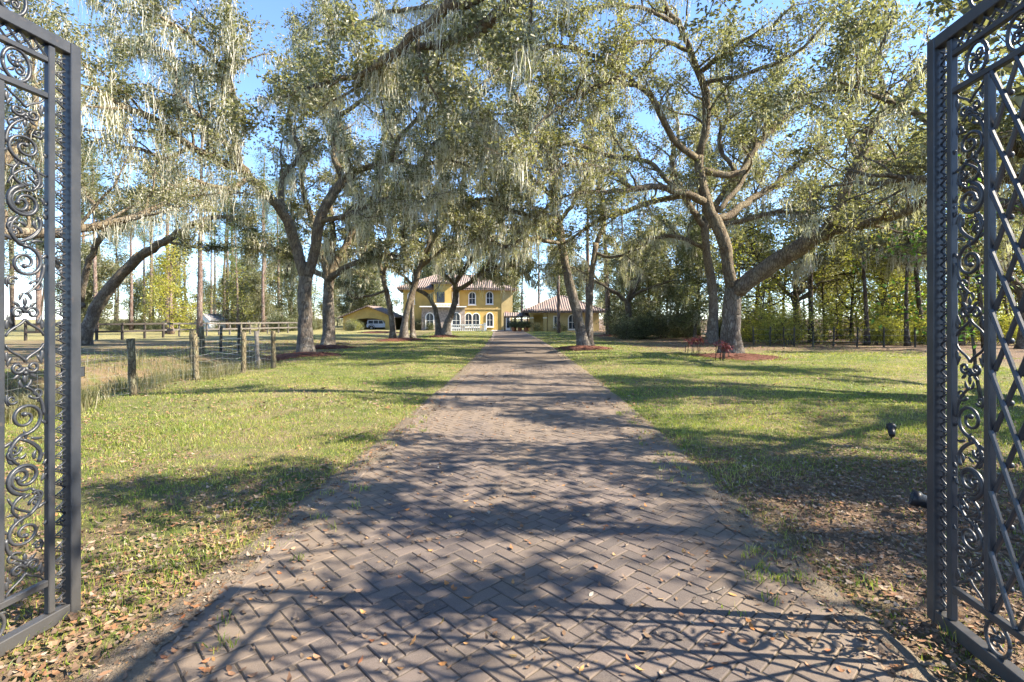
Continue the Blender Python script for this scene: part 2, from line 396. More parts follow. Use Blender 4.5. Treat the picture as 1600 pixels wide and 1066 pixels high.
gx, gy = np.meshgrid(np.arange(-40, 480), np.arange(-40, 480))
res = (gx-gy) % 4
for rr, o in ((0, 0), (3, 1)):
    msk = res == rr
    u = gx[msk]+(1.0 if o == 0 else .5); v = gy[msk]+(.5 if o == 0 else 1.0)
    u = u*PW; v = v*PW
    X = u*ca - v*sa - 0.0; Y = u*sa + v*ca
    X0 = X; ok = (Y > -.9) & (Y < 64) & (np.abs(X0-cxd(Y)) < HW-.13)
    for x, y in zip(X0[ok], Y[ok]): cells.append((x, y, ang+(pi/2 if o else 0)))
cells = np.array(cells); cells = cells[np.argsort(cells[:,1])]
vis = (cells[:,1] > 2.28) & (np.abs(cells[:,0]) < cells[:,1]*1.02)
idx = np.where(vis)[0][:300]; first = np.zeros(len(cells), bool); first[idx] = True
pm = paver_mesh(PL-J, PW-J, .028, .005).mesh("paver")
for x, y, a in cells[first]:
    obj("paver", pm, m_paver, drive, (x, y, .004+rng.uniform(-.003,.003)), (rng.normal(0,.006), rng.normal(0,.006), a+rng.normal(0,.012)))
def many(base, F, loc, ang, tilt):
    """stack transformed copies of a small mesh (numpy)"""
    n = len(loc); c, s = np.cos(ang), np.sin(ang)
    x = base[None,:,0]*c[:,None]-base[None,:,1]*s[:,None]; y = base[None,:,0]*s[:,None]+base[None,:,1]*c[:,None]
    z = base[None,:,2]+tilt[:,0:1]*base[None,:,0]+tilt[:,1:2]*base[None,:,1]
    V = np.stack([x,y,z], -1)+loc[:,None,:]
    FF = [(f[None]+(np.arange(n)*base.shape[0])[:,None,None]).reshape(-1,f.shape[1]) for f in F]
    return V.reshape(-1,3), FF
rest = cells[~first]
bm_ = paver_mesh(PL-J, PW-J, .028, .005); base = np.concatenate(bm_.V); F = [np.concatenate(f) for f in bm_.F.values()]
near = rest[rest[:,1] < 18]; farp = rest[rest[:,1] >= 18]
out = MB()
for part, Fs in ((near, F), (farp, [np.array([[4,5,6,7]])])):
    n = len(part); V, FF = many(base, Fs, np.stack([part[:,0], part[:,1], .004+rng.uniform(-.003,.003,n)], 1), part[:,2]+rng.normal(0,.012,n), rng.normal(0,.006,(n,2)))
    out.add(V, FF)
out.build("paving", m_paver, drive, kind="stuff")
# soldier course along both edges
bmesh_ = paver_mesh(.295, .225, .036, .005).mesh("border_paver"); bb = paver_mesh(.295,.225,.036,.005); bbase = np.concatenate(bb.V); BF = [np.concatenate(f) for f in bb.F.values()]
bl = []
for s in (-1, 1):
    for y in np.arange(-.8, 64, .3):
        if (s > 0 and y < 0): pass
        bl.append((cxd(y)+s*(HW-.11), y, pi/2-math.atan2(float(cxd(y+.3)-cxd(y)), .3)))
bl = np.array(bl); bl = bl[np.argsort(bl[:,1])]
bv = (bl[:,1] > 2.3) & (np.abs(bl[:,0]) < bl[:,1]); bi = np.where(bv)[0][:70]; bf = np.zeros(len(bl), bool); bf[bi] = True
for x, y, a in bl[bf]:
    obj("border_paver", bmesh_, m_border, drive, (x, y, -.001+rng.uniform(-.003,.003)), (rng.normal(0,.008), rng.normal(0,.008), a+rng.normal(0,.01)))
q = bl[~bf]; V, FF = many(bbase, BF, np.stack([q[:,0], q[:,1], np.full(len(q),-.001)], 1), q[:,2], rng.normal(0,.006,(len(q),2)))
o2 = MB(); o2.add(V, FF); o2.build("border_paving", m_border, drive, kind="stuff")
# paved court in front of the house
cm = MB(); cm.box((-9, 63.5, -.05), (6, 69.5, .02)); cm.build("forecourt", m_concrete, kind="structure")

# ------------------------------------------------------------------ tree builders
def catmull(pts, step=.45):
    p = np.asarray(pts, float)
    if len(p) < 3: n = 5; t = np.linspace(0,1,n)[:,None]; return p[0]*(1-t)+p[-1]*t
    q = np.vstack([2*p[0]-p[1], p, 2*p[-1]-p[-2]]); out = []
    for k in range(1, len(q)-2):
        d = np.linalg.norm(q[k+1,:3]-q[k,:3]); n = max(2, int(d/step))
        t = np.linspace(0, 1, n, endpoint=False)[:,None]
        out.append(.5*((2*q[k])+(-q[k-1]+q[k+1])*t+(2*q[k-1]-5*q[k]+4*q[k+1]-q[k+2])*t**2+(-q[k-1]+3*q[k]-3*q[k+1]+q[k+2])*t**3))
    out.append(q[-2][None]); return np.vstack(out)
def grow(p, d, length, n, gn, up=0.0):
    pts = [np.array(p, float)]; d = nrm(np.array(d, float)); st = length/n
    for k in range(n):
        d = nrm(d+rng.normal(0, gn, 3)+np.array([0,0,up])); pts.append(pts[-1]+d*st)
    return np.array(pts)
def leaf_arrays(C, k, sig, Ln, Wd, flat=.7, droop=.1, lo=None):
    """k leaves round each cluster centre C"""
    C = np.repeat(np.asarray(C, float), k, 0); n = len(C)
    p = C+rng.normal(0, sig, (n,3))*np.array([1,1,flat])
    if lo is not None: p = p[p[:,2] > lo]; n = len(p)
    a = nrm(rng.normal(0,1,(n,3))*np.array([1,1,.6])-np.array([0,0,droop]))
    nn = nrm(rng.normal(0,1,(n,3))+np.array([0,0,.9])); sd = nrm(np.cross(a, nn)); nn = np.cross(sd, a)
    L_ = (Ln*rng.uniform(.65,1.25,n))[:,None]; W_ = (Wd*rng.uniform(.7,1.2,n))[:,None]
    V = np.stack([p, p+a*L_*.5+sd*W_*.5+nn*W_*.15, p+a*L_, p+a*L_*.5-sd*W_*.5+nn*W_*.15], 1).reshape(-1,3)
    b = np.arange(n)[:,None]*4
    return V, np.concatenate([b+np.array([[0,1,2]]), b+np.array([[0,2,3]])])
def leaf_mesh(name, sets):
    Vs = []; Fs = []; o = 0
    for V, F_ in sets:
        Vs.append(V); Fs.append(F_+o); o += len(V)
    return mesh_np(name, np.vstack(Vs), [np.vstack(Fs)])
def moss_mesh(name, A, Ls, k, w=.036, sig=.1):
    """hanging strands below attach points A, clump length Ls"""
    A = np.repeat(np.asarray(A, float), k, 0); Ls = np.repeat(Ls, k)*rng.uniform(.25,1.1,len(A)); n = len(A)
    p = A+np.stack([rng.normal(0,sig,n), rng.normal(0,sig,n), rng.uniform(-.05,.05,n)], 1)
    th = rng.uniform(0, pi, n); sd = np.stack([np.cos(th), np.sin(th), np.zeros(n)], 1)*(w*rng.uniform(.5,1.4,n))[:,None]/2
    lv = []; cur = p.copy(); lean = rng.normal(0,.05,(n,2))+np.array([-.02,0])
    for q_, wf in ((0,.7),(.3,1.0),(.65,.8)):
        c = p-np.stack([np.zeros(n),np.zeros(n),Ls*q_],1); c[:,:2] += lean*Ls[:,None]*q_+rng.normal(0,.045,(n,2))*(.3+Ls[:,None])
        lv.append(c+sd*wf); lv.append(c-sd*wf)
    tip = p-np.stack([np.zeros(n),np.zeros(n),Ls],1); tip[:,:2] += lean*Ls[:,None]; lv.append(tip)
    V = np.stack(lv, 1).reshape(-1,3); b = np.arange(n)[:,None]*7
    Q = np.concatenate([b+np.array([[0,1,3,2]]), b+np.array([[2,3,5,4]])]); T = b+np.array([[4,5,6]])
    return mesh_np(name, V, [Q, T])

def oak(label, trunk, limbs, seed, group=None, k=16, leaf=.1, moss=1.0, lo=3.0, spacing=.5, slen=(1.6,3.8), mat=m_leaf, bark=m_bark, bark2=m_bark_moss, mlen=1.0, keep=None, tk=5, sides=14, gap=-.3, mw=.03, mk=14):
    """live oak. trunk/limbs: world polylines (x,y,z,r)"""
    global rng
    rng = np.random.default_rng(seed)
    t0 = np.array(trunk[0] if isinstance(trunk[0][0], (tuple, list)) else trunk, float)
    base = np.array([t0[0,0], t0[0,1], 0.0])
    root = empty("live_oak", (base[0], base[1], float(gh(base[0], base[1]))-.03)); root.location.z = 0
    tag(root, label, "tree", group)
    tw = MB(); lw = MB(); cl = []; att = []; lens = []
    trunks = trunk if isinstance(trunk[0][0], (tuple, list)) else [trunk]
    for tr_ in trunks:
        c = catmull(tr_, .3); z = c[:,2]; r = c[:,3]*(1+.55*np.exp(-np.maximum(z,0)/.35)+.12*np.exp(-np.maximum(z,0)/1.2))
        c[:,:3] += rng.normal(0,.012,(len(c),3))
        c[0,2] = min(c[0,2], -.08)
        tw.tube(c[:,:3]-base, r, sides, lump=.1)
    for lm in limbs:
        opts = {}
        if isinstance(lm, dict): opts = lm; lm = lm['p']
        c = catmull(lm, .4); c[1:-1,:3] += rng.normal(0,.035,(len(c)-2,3))
        sd = 10 if c[0,3] > .15 else 7
        lw.tube(c[:,:3]-base, np.maximum(c[:,3], .012), sd, lump=.1)
        seg = np.linalg.norm(np.diff(c[:,:3], axis=0), axis=1); s = np.concatenate([[0], np.cumsum(seg)]); T = s[-1]
        f0 = opts.get('from', .25); sp = spacing*opts.get('sp', 1)
        # moss along the limb
        for q_ in np.arange(f0*T, T, .28/max(moss,.05)):
            if rng.random() < .75*min(moss, 1.3):
                p = np.array([np.interp(q_, s, c[:,a]) for a in range(3)]); att.append(p); lens.append(mlen*rng.gamma(2.2,.3))
        for q_ in np.arange(f0*T, T+.01, sp):
            q_ = min(q_+rng.uniform(-.2,.2)*sp, T)
            p = np.array([np.interp(q_, s, c[:,a]) for a in range(3)]); r = np.interp(q_, s, c[:,3])
            tn = nrm(np.array([np.interp(min(q_+.3,T), s, c[:,a])-np.interp(max(q_-.3,0), s, c[:,a]) for a in range(3)]))
            rv = rng.normal(0,1,3); pv = nrm(rv-(rv@tn)*tn)
            tipf = q_/T
            d = pv*(.85-.3*tipf)+tn*(.35+.4*tipf)+np.array([0,0,.28])
            ln = rng.uniform(*slen)*(1.0-.35*tipf)*opts.get('ln', 1)
            b = grow(p, d, ln, 7, .24, .02); br = np.linspace(min(r*.5,.06), .01, 8)
            lw.tube(b-base, br, 5, cap=False)
            for q2 in range(2, 8):
                if rng.random() < .3*moss: att.append(b[q2]); lens.append(mlen*rng.gamma(2.0,.24))
                for _ in range(1 if q2 < 4 else 2):
                    d2 = nrm(nrm(b[q2]-b[q2-1])*.5+rng.normal(0,.75,3)+np.array([0,0,.15]))
                    tl = rng.uniform(.4,1.0)
                    tb = grow(b[q2], d2, tl, 3, .3)
                    lw.tube(tb-base, [.011,.009,.006,.004], 3, cap=False)
                    cl.append(tb[2]); cl.append(tb[3])
                    if tk > 4: cl.append((tb[1]+tb[2])/2+rng.normal(0,.1,3))
                    if rng.random() < .22*moss: att.append(tb[2]); lens.append(mlen*rng.gamma(1.8,.22))
    cl = np.array(cl); att = np.array(att); lens = np.clip(np.array(lens), .12, 2.6)
    if keep is not None:
        cl = cl[keep(cl)]; m_ = keep(att); att = att[m_]; lens = lens[m_]
    m_ = att[:,2]-lens > lo*.72; att = att[m_]; lens = lens[m_]
    # clumps: whole sprays present or missing, so that the sky shows through
    g = vnoise(cl[:,0]*1.0+cl[:,2]*.7, cl[:,1]+cl[:,2]*1.3, 1.35, seed+3)
    cl = cl[(cl[:,2] > lo) & (g > gap)]
    tw.build("trunk", bark, root, True)
    lw.build("limbs", bark2, root, True)
    obj("crown", leaf_mesh("crown", [leaf_arrays(cl-base, k, .16, leaf, leaf*.52)]), mat, root)
    if moss > 0 and len(att): obj("spanish_moss", moss_mesh("spanish_moss", att-base, lens, mk, mw), m_moss, root, kind="stuff")
    return root, len(cl)*k

def auto_limbs(base, fork, n, length, r, seed, az0=0, up=.75, span=2*pi, droop=-.045):
    rr = np.random.default_rng(seed); out = []
    for i_ in range(n):
        az = az0+span*(i_+rr.uniform(-.3,.3))/n; e = up*rr.uniform(.55,1.35)
        d = np.array([cos(az), sin(az), e]); d /= np.linalg.norm(d); p = np.array([base[0],base[1],fork-rr.uniform(0,.5)])
        ln = length*rr.uniform(.8,1.15); m_ = 9; pts = [(*p, r)]
        for q_ in range(m_):
            d = d+rr.normal(0,.16,3)+np.array([0,0,droop]); d /= np.linalg.norm(d); p = p+d*ln/m_
            pts.append((*p, r*(1-.88*(q_+1)/m_)))
        out.append({'p': pts, 'from': .3})
    return out
RS = 1.0
def TR(pts):
    """traced polyline: (px, py, depth, radius in px)"""
    return [(*P(a, b, Y), r*RS*Y/800) for a, b, Y, r in pts]

leaves_total = 0
# --- the big oak on the right lawn
A = 22.8; RS = 0.7
trA = TR([(1143,562,A,19),(1143,520,A,18.5),(1144,480,A,19),(1147,452,A,19)])
limA = [
 {'p': TR([(1147,458,A,19),(1190,424,22,19),(1240,394,21,18.5),(1275,372,20.2,17.5),(1296,362,19.8,15.5)]), 'from': .75},
 {'p': TR([(1284,368,20,11),(1312,318,19.5,11),(1332,268,19,10.5),(1356,210,18.5,10),(1392,164,18,9),(1440,112,17.4,7),(1490,60,17,5),(1540,0,16.5,2)]), 'from': .3},
 {'p': TR([(1294,362,19.8,11),(1340,352,19,10),(1395,338,18,9),(1440,318,17.3,8),(1475,285,16.8,6),(1540,262,16.2,4),(1620,240,15.6,1.5)]), 'from': .2},
 {'p': TR([(1330,272,19,7),(1380,255,19.5,6.5),(1430,240,20,6),(1500,230,20.5,4),(1580,200,21,1.5)]), 'from': .2},
 {'p': TR([(1338,250,19,5),(1322,190,19.6,5),(1340,140,20,4.5),(1345,90,20.3,4),(1325,30,20.6,3),(1335,-40,21,1.5)]), 'from': .15},
 {'p': TR([(1322,190,19.6,4),(1270,165,20,3.5),(1235,150,20.5,3),(1200,150,21,1.2)]), 'from': .2},
 {'p': TR([(1146,455,A,15),(1136,405,A,13),(1124,362,A,13),(1104,316,A,12),(1094,276,A,11),(1092,244,A,10)]), 'from': .7},
 {'p': TR([(1092,246,A,9),(1105,180,22.4,8.5),(1098,130,22,8),(1082,84,21.5,7),(1055,36,21,6),(1030,-8,20.5,5),(1010,-70,20,2)]), 'from': .15},
 {'p': TR([(1090,248,A,8),(1050,214,22,7),(1032,178,21.4,7),(1004,140,20.7,6.5),(952,130,19.8,6),(902,150,19,5),(862,176,18.3,4),(828,214,17.8,2.5),(806,262,17.4,1)]), 'from': .25},
 {'p': TR([(1097,112,21.8,6),(1134,82,21.2,5.5),(1172,60,20.8,5),(1205,40,20.3,4),(1240,8,19.8,2)]), 'from': .15},
 {'p': TR([(1080,80,21.5,5),(1040,64,21,5),(1000,66,20.4,4.5),(955,86,19.8,4),(915,104,19.2,3),(880,126,18.7,1.5)]), 'from': .15},
 {'p': TR([(1104,316,A,9),(1072,304,22.2,8.5),(1030,292,21.6,7),(990,297,21,6.5),(942,302,20.4,5),(905,300,20,3.5),(870,312,19.6,1.5)]), 'from': .25},
 {'p': TR([(1074,304,22.2,7),(1032,311,22.6,6.5),(978,328,23,5.5),(930,348,23.4,4.5),(890,376,23.7,2.5),(862,392,24,1)]), 'from': .3},
 {'p': TR([(1060,302,22.4,6),(1012,252,23,5.5),(962,247,23.5,5),(900,226,24,3.5),(850,236,24.5,1.5)]), 'from': .2},
 {'p': TR([(1116,346,A,9),(1140,336,23.3,8.5),(1166,316,24,7.5),(1208,290,24.8,6.5),(1244,258,25.5,5),(1292,228,26.2,2)]), 'from': .3},
 {'p': TR([(1120,330,A,6),(1158,286,23.6,5.5),(1172,250,24,5),(1192,214,24.4,4),(1230,168,25,1.5)]), 'from': .3},
 {'p': TR([(1094,266,A,8),(1152,272,23.4,7.5),(1184,226,24,7),(1214,196,24.6,6),(1256,160,25.2,4),(1300,130,26,1.5)]), 'from': .3},
 {'p': TR([(1150,272,23.4,5),(1124,220,24.5,5),(1140,170,25.5,4),(1120,110,26.5,3),(1140,50,27,1.5)]), 'from': .2},
]
limA += [
 {'p': TR([(1004,140,20.7,5),(940,92,19.6,4.5),(872,72,18.6,4),(802,92,17.6,3),(748,134,16.8,1.2)]), 'from': .15, 'ln': .8},
 {'p': TR([(1055,36,21,5),(985,8,20,4.5),(905,18,19,4),(842,50,18,3),(788,44,17.2,1.2)]), 'from': .15, 'ln': .8},
 {'p': TR([(1098,130,22,5),(1150,120,21,4.5),(1210,100,20,4),(1262,70,19.2,3),(1300,20,18.6,1.2)]), 'from': .15, 'ln': .8},
 {'p': TR([(990,297,21,5),(940,262,20,4.5),(880,262,19.2,3.5),(830,300,18.6,1.2)]), 'from': .2, 'ln': .7},
 {'p': TR([(1392,164,18,6),(1370,100,17.4,5),(1390,40,17,4),(1360,-30,16.6,2)]), 'from': .15, 'ln': .8}]
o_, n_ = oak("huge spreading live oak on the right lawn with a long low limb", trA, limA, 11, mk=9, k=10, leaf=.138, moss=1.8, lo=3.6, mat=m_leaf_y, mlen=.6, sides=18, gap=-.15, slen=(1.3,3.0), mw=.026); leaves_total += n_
# --- the forked oak left of the drive
B = 23.6; RS = 0.66
trB = TR([(478,557,B,15.5),(477,520,B,15),(476,470,B,15),(478,432,B,15.5)])
limB = [
 {'p': TR([(476,436,B,12),(460,376,B,12),(444,336,23.2,11.5),(418,304,22.6,11),(392,277,22,10.5),(372,258,21.4,10)]), 'from': .7},
 {'p': TR([(374,262,21.4,9),(368,215,21,8.5),(366,165,20.5,7),(352,110,20,6),(365,50,19.5,4.5),(350,-30,19,2)]), 'from': .1},
 {'p': TR([(378,266,21.6,8.5),(332,246,20.6,8),(282,218,19.5,7.5),(236,182,18.6,7),(196,166,17.8,6),(150,140,17,4),(90,120,16.3,1.5)]), 'from': .15},
 {'p': TR([(300,228,20,5.5),(262,246,19.4,5),(215,236,18.8,4),(165,220,18.2,3),(120,225,17.6,1.5)]), 'from': .15},
 {'p': TR([(480,434,B,12),(492,384,B,12),(500,348,B,11.5),(514,314,23.9,11),(536,286,24.1,10.5),(556,266,24.3,10)]), 'from': .75},
 {'p': TR([(552,270,24.3,8),(580,260,24,7),(614,250,23.6,6.5),(650,262,23.2,5),(690,250,22.8,4),(735,262,22.4,1.5)]), 'from': .2},
 {'p': TR([(612,250,23.6,6),(622,218,23.2,5.5),(648,190,22.8,5),(668,156,22.4,4.5),(660,110,22,3.5),(690,70,21.6,2)]), 'from': .15},
 {'p': TR([(536,288,24.1,8),(520,235,24.5,7),(530,180,25,6),(505,120,25.5,5),(520,50,26,4),(500,-20,26.5,2)]), 'from': .15},
 {'p': TR([(444,338,23.2,6),(440,280,23.8,6),(470,240,24.4,5),(450,180,25,4),(470,110,25.5,3),(455,40,26,1.5)]), 'from': .15},
 {'p': TR([(372,258,21.4,7),(330,200,21.9,6),(280,150,22.3,5),(270,92,22.7,4),(226,66,23,3),(184,60,23.3,1.5)]), 'from': .15},
 {'p': TR([(500,348,B,6),(560,330,22.9,5.5),(610,310,22.3,4.5),(650,318,21.8,3),(690,300,21.4,1.5)]), 'from': .2},
 {'p': TR([(392,277,22,6),(350,296,21,5),(300,280,20,4),(260,300,19,3),(215,290,18.3,1.5)]), 'from': .2},
]
limB += [
 {'p': TR([(530,180,25,5.5),(596,142,23.6,5),(668,128,22.4,4.5),(738,158,21.4,3),(790,204,20.6,1.2)]), 'from': .15, 'ln': .8},
 {'p': TR([(520,60,26,5),(600,22,24.6,5),(684,12,23.4,4),(760,42,22.4,3),(810,90,21.6,1.2)]), 'from': .15, 'ln': .8},
 {'p': TR([(352,110,20,5),(300,60,19,4.5),(240,20,18.2,3.5),(180,-20,17.4,1.5)]), 'from': .15, 'ln': .8},
 {'p': TR([(650,262,23.2,4),(690,215,22.2,3.6),(745,200,21.4,3),(790,240,20.8,1.2)]), 'from': .2, 'ln': .7}]
o_, n_ = oak("forked live oak draped in moss beside the left paddock, in a red mulch ring", trB, limB, 12, mk=9, gap=-0.25, k=12, leaf=.15, moss=2.6, lo=3.4, mlen=1.45, sides=16); leaves_total += n_
# --- the twin trunked oak right of the drive
Fd = 27.5; RS = 0.66
trF = [TR([(912,548,Fd,12),(906,515,Fd,11.5),(899,480,Fd,11),(889,440,Fd,10.5),(880,395,Fd,10),(872,345,Fd,9)]),
       TR([(921,546,Fd+.3,8),(921,510,Fd+.5,7.5),(922,465,Fd+.8,7),(926,420,Fd+1,6.5),(931,380,Fd+1.2,6)])]
limF = [
 {'p': TR([(872,348,Fd,8.5),(862,300,27,7.5),(868,250,26.4,6.5),(850,200,25.8,5),(865,140,25.2,3.5),(845,80,24.6,1.5)]), 'from': .15},
 {'p': TR([(876,372,Fd,6),(840,340,26.8,5.5),(800,330,26,5),(760,310,25.4,3.5),(720,318,24.8,1.5)]), 'from': .2},
 {'p': TR([(866,310,27,5),(820,270,26.2,4.5),(780,250,25.5,4),(735,215,24.8,2.5),(700,200,24,1.5)]), 'from': .15},
 {'p': TR([(931,382,28.7,5.5),(945,335,29.2,5),(935,285,29.6,4.5),(960,230,30,3.5),(950,170,30.5,1.5)]), 'from': .15},
 {'p': TR([(929,395,28.6,3.5),(955,402,28.2,3.2),(985,396,27.8,2.6),(1010,384,27.5,1.2)]), 'from': .6},
 {'p': TR([(868,270,26.6,5),(830,220,27.4,4.5),(810,160,28,4),(780,100,28.6,3),(770,40,29,1.5)]), 'from': .15},
]
limF += [{'p': TR([(876,380,Fd,5),(830,372,26.4,5),(790,385,25.6,4),(755,372,25,3),(725,385,24.4,1.5)]), 'from': .25, 'ln': .8},{'p': TR([(872,350,Fd,5),(905,300,26.6,5),(930,240,26,4),(920,170,25.4,3),(950,100,25,1.5)]), 'from': .2}]
o_, n_ = oak("twin trunked oak close to the right edge of the driveway", trF, limF, 13, mk=8, mw=.042, gap=-0.15, k=13, leaf=.165, moss=2.4, lo=3.8, slen=(1.4,3.2), mlen=1.35, sides=13); leaves_total += n_
# --- oaks further up the left side
def GB(px, py): x, y = ground_at(px, py); return x, y
Cd = 30.7; RS = 0.85
trC = TR([(513,545,Cd,10),(514,500,Cd,9.5),(513,460,Cd,9.5),(514,430,Cd,9)])
limC = [{'p': TR([(514,436,Cd,7),(500,395,Cd,6),(488,340,30,5),(470,290,29.4,4),(475,230,29,2)]), 'from': .15},
        {'p': TR([(514,434,Cd,7),(535,390,31,6),(560,350,31.4,5),(600,320,31.8,4),(640,300,32,1.5)]), 'from': .15},
        {'p': TR([(514,436,Cd,6),(545,415,30,5),(590,400,29.4,4),(630,402,29,1.5)]), 'from': .2},
        {'p': TR([(514,436,Cd,6),(520,370,32,5.5),(515,310,33,4),(535,250,34,3),(525,190,35,1.5)]), 'from': .15},
        {'p': TR([(512,436,Cd,5),(470,410,32,4.5),(430,390,33,3.5),(390,385,34,1.5)]), 'from': .25}]
o_, n_ = oak("stout single trunk oak right behind the forked oak, hidden above by moss", trC, limC, 14, mk=9, mw=.042, gap=-0.3, k=14, leaf=.18, moss=2.0, lo=4.2, slen=(1.4,3.0), mlen=1.2); leaves_total += n_
Dd = 40.0; RS = 0.58
trD = [TR([(615,531,Dd,8),(612,500,Dd,7),(605,460,Dd,6.5),(596,425,Dd,6),(590,400,Dd,5)]),
       TR([(631,533,Dd-.4,10),(633,500,Dd-.4,8),(640,470,Dd-.3,7.5),(650,440,Dd,7.5),(658,410,Dd,7)]),
       TR([(645,531,Dd+.3,6.5),(644,500,Dd+.5,5.5),(645,470,Dd+.8,5),(650,440,Dd+1,4.5)])]
limD = [{'p': TR([(590,402,Dd,5),(575,370,39,4.5),(580,330,38.4,3.5),(560,290,38,1.5)]), 'from': .15},
        {'p': TR([(658,412,Dd,6),(672,370,40.5,5.5),(665,320,41,4.5),(690,270,41.5,3.5),(680,210,42,1.5)]), 'from': .15},
        {'p': TR([(656,418,Dd,5),(700,385,39,4.5),(740,370,38,3.5),(780,372,37,1.5)]), 'from': .2},
        {'p': TR([(606,452,Dd,3.5),(580,462,39.5,3.2),(555,466,39,2.6),(538,455,38.6,1.2)]), 'from': .5},
        {'p': TR([(650,436,Dd,4.5),(630,380,41,4.5),(635,330,42,3.5),(610,280,43,1.5)]), 'from': .15},
        {'p': TR([(594,412,Dd,4),(560,392,41,3.5),(525,395,42,1.5)]), 'from': .2}]
limD += [{'p': TR([(656,420,Dd,5),(690,350,38,5),(720,290,37,4),(735,230,36,3),(770,180,35,1.5)]), 'from': .2},{'p': TR([(600,430,Dd,5),(610,350,38,5),(630,280,37,4),(600,210,36,3),(620,150,35,1.5)]), 'from': .2}]
o_, n_ = oak("three stemmed pale oak in a mulch ring in front of the carport", trD, limD, 15, mk=9, mw=.048, gap=-0.45, k=15, leaf=.21, moss=2.6, lo=4.0, slen=(1.6,3.4), mlen=1.3, tk=4); leaves_total += n_
Ed = 45.5; RS = 0.62
trE = [TR([(686,527,Ed,9),(684,505,Ed,6),(679,480,Ed,5.5),(668,462,Ed,5),(650,452,Ed,4)]),
       TR([(697,528,Ed-.3,11),(699,508,Ed-.3,9),(707,485,Ed-.2,7.5),(712,462,Ed,7),(711,440,Ed,6)])]
limE = [{'p': TR([(711,455,Ed,6),(730,445,45,5.5),(752,428,44.4,5),(785,415,43.8,4),(815,420,43.2,2),(835,440,42.8,1)]), 'from': .25, 'ln': .8},
        {'p': TR([(752,430,44.4,3.5),(775,436,45,3),(800,432,45.5,1.5)]), 'from': .3, 'ln': .6},
        {'p': TR([(711,442,Ed,5),(700,400,46,4.5),(715,360,46.5,4),(700,310,47,1.5)]), 'from': .15},
        {'p': TR([(711,442,Ed,5),(745,390,46,4.5),(770,340,46,3.5),(800,300,46,1.5)]), 'from': .15},
        {'p': TR([(652,453,Ed,4),(630,430,45,3.5),(605,415,44.5,1.5)]), 'from': .2},
        {'p': TR([(711,445,Ed,4.5),(690,420,44,4),(680,380,43,3),(650,350,42,1.5)]), 'from': .15}]
limE += [{'p': TR([(711,442,Ed,5),(760,370,44,5),(790,300,42,4),(800,230,41,3),(830,170,40,1.5)]), 'from': .2},{'p': TR([(750,428,44.4,4),(790,380,43,4),(830,350,42,3),(860,360,41,1.5)]), 'from': .2, 'ln': .8}]
o_, n_ = oak("dark leaning oak with two bent stems right before the house balustrade", trE, limE, 16, mk=9, mw=.048, gap=-0.45, k=15, leaf=.22, moss=2.6, lo=4.2, slen=(1.6,3.4), mlen=1.2, tk=4); leaves_total += n_
# --- dark oak behind the big right oak
Gd = 31.5; RS = 0.75
trG = TR([(1112,540,Gd,10),(1114,500,Gd,9.5),(1113,450,Gd,9),(1105,400,Gd,8.5),(1100,350,Gd,8)])
limG = [{'p': TR([(1100,355,Gd,7),(1070,310,31,6),(1050,260,30.5,5),(1060,200,30,3.5),(1040,150,30,1.5)]), 'from': .15},
        {'p': TR([(1100,352,Gd,7),(1130,300,32,6),(1170,250,32.6,5),(1180,180,33,3.5),(1220,120,33.5,1.5)]), 'from': .15},
        {'p': TR([(1104,390,Gd,5),(1060,370,32,4.5),(1020,372,32.6,3.5),(985,380,33,1.5)]), 'from': .2},
        {'p': TR([(1100,356,Gd,5),(1160,345,31,5),(1215,330,30.6,4),(1270,340,30,1.5)]), 'from': .2},
        {'p': TR([(1100,352,Gd,5),(1100,290,33,5),(1090,230,34,4),(1120,160,35,1.5)]), 'from': .15}]
o_, n_ = oak("darker straight oak standing behind the huge right oak", trG, limG, 17, k=14, leaf=.17, moss=1.6, lo=4.6, slen=(1.6,3.4)); leaves_total += n_
# --- leaning oak beyond the paddock at the far left
Hd = 30.5; RS = 0.6
trH = TR([(126,542,Hd,18),(140,505,Hd,15),(160,465,Hd,14),(190,428,Hd,13),(222,398,Hd,11.5)])
limH = [{'p': TR([(222,398,Hd,11),(262,375,30,9),(312,346,29.5,7),(350,338,29,5),(395,345,28.5,2)]), 'from': .55, 'ln': .7},
        {'p': TR([(126,470,Hd,8),(140,405,30,8),(164,360,29.6,7),(200,330,29,5.5),(238,310,28.6,3.5),(270,280,28.2,1.5)]), 'from': .45, 'ln': .8},
        {'p': TR([(164,362,29.6,5),(146,320,30,4.5),(120,290,30.5,4),(130,240,31,1.5)]), 'from': .2},
        {'p': TR([(262,376,30,4),(292,385,29.6,3.2),(328,392,29.2,1.4)]), 'from': .6, 'ln': .4},
        {'p': TR([(130,480,Hd,7),(80,400,31,6),(40,330,31.5,5),(-20,290,32,2)]), 'from': .3}]
o_, n_ = oak("low leaning oak arching to the right behind the left gate", trH, limH, 18, k=16, leaf=.17, moss=.8, lo=5.6, slen=(1.2,2.6), mlen=.7, bark2=m_bark); leaves_total += n_
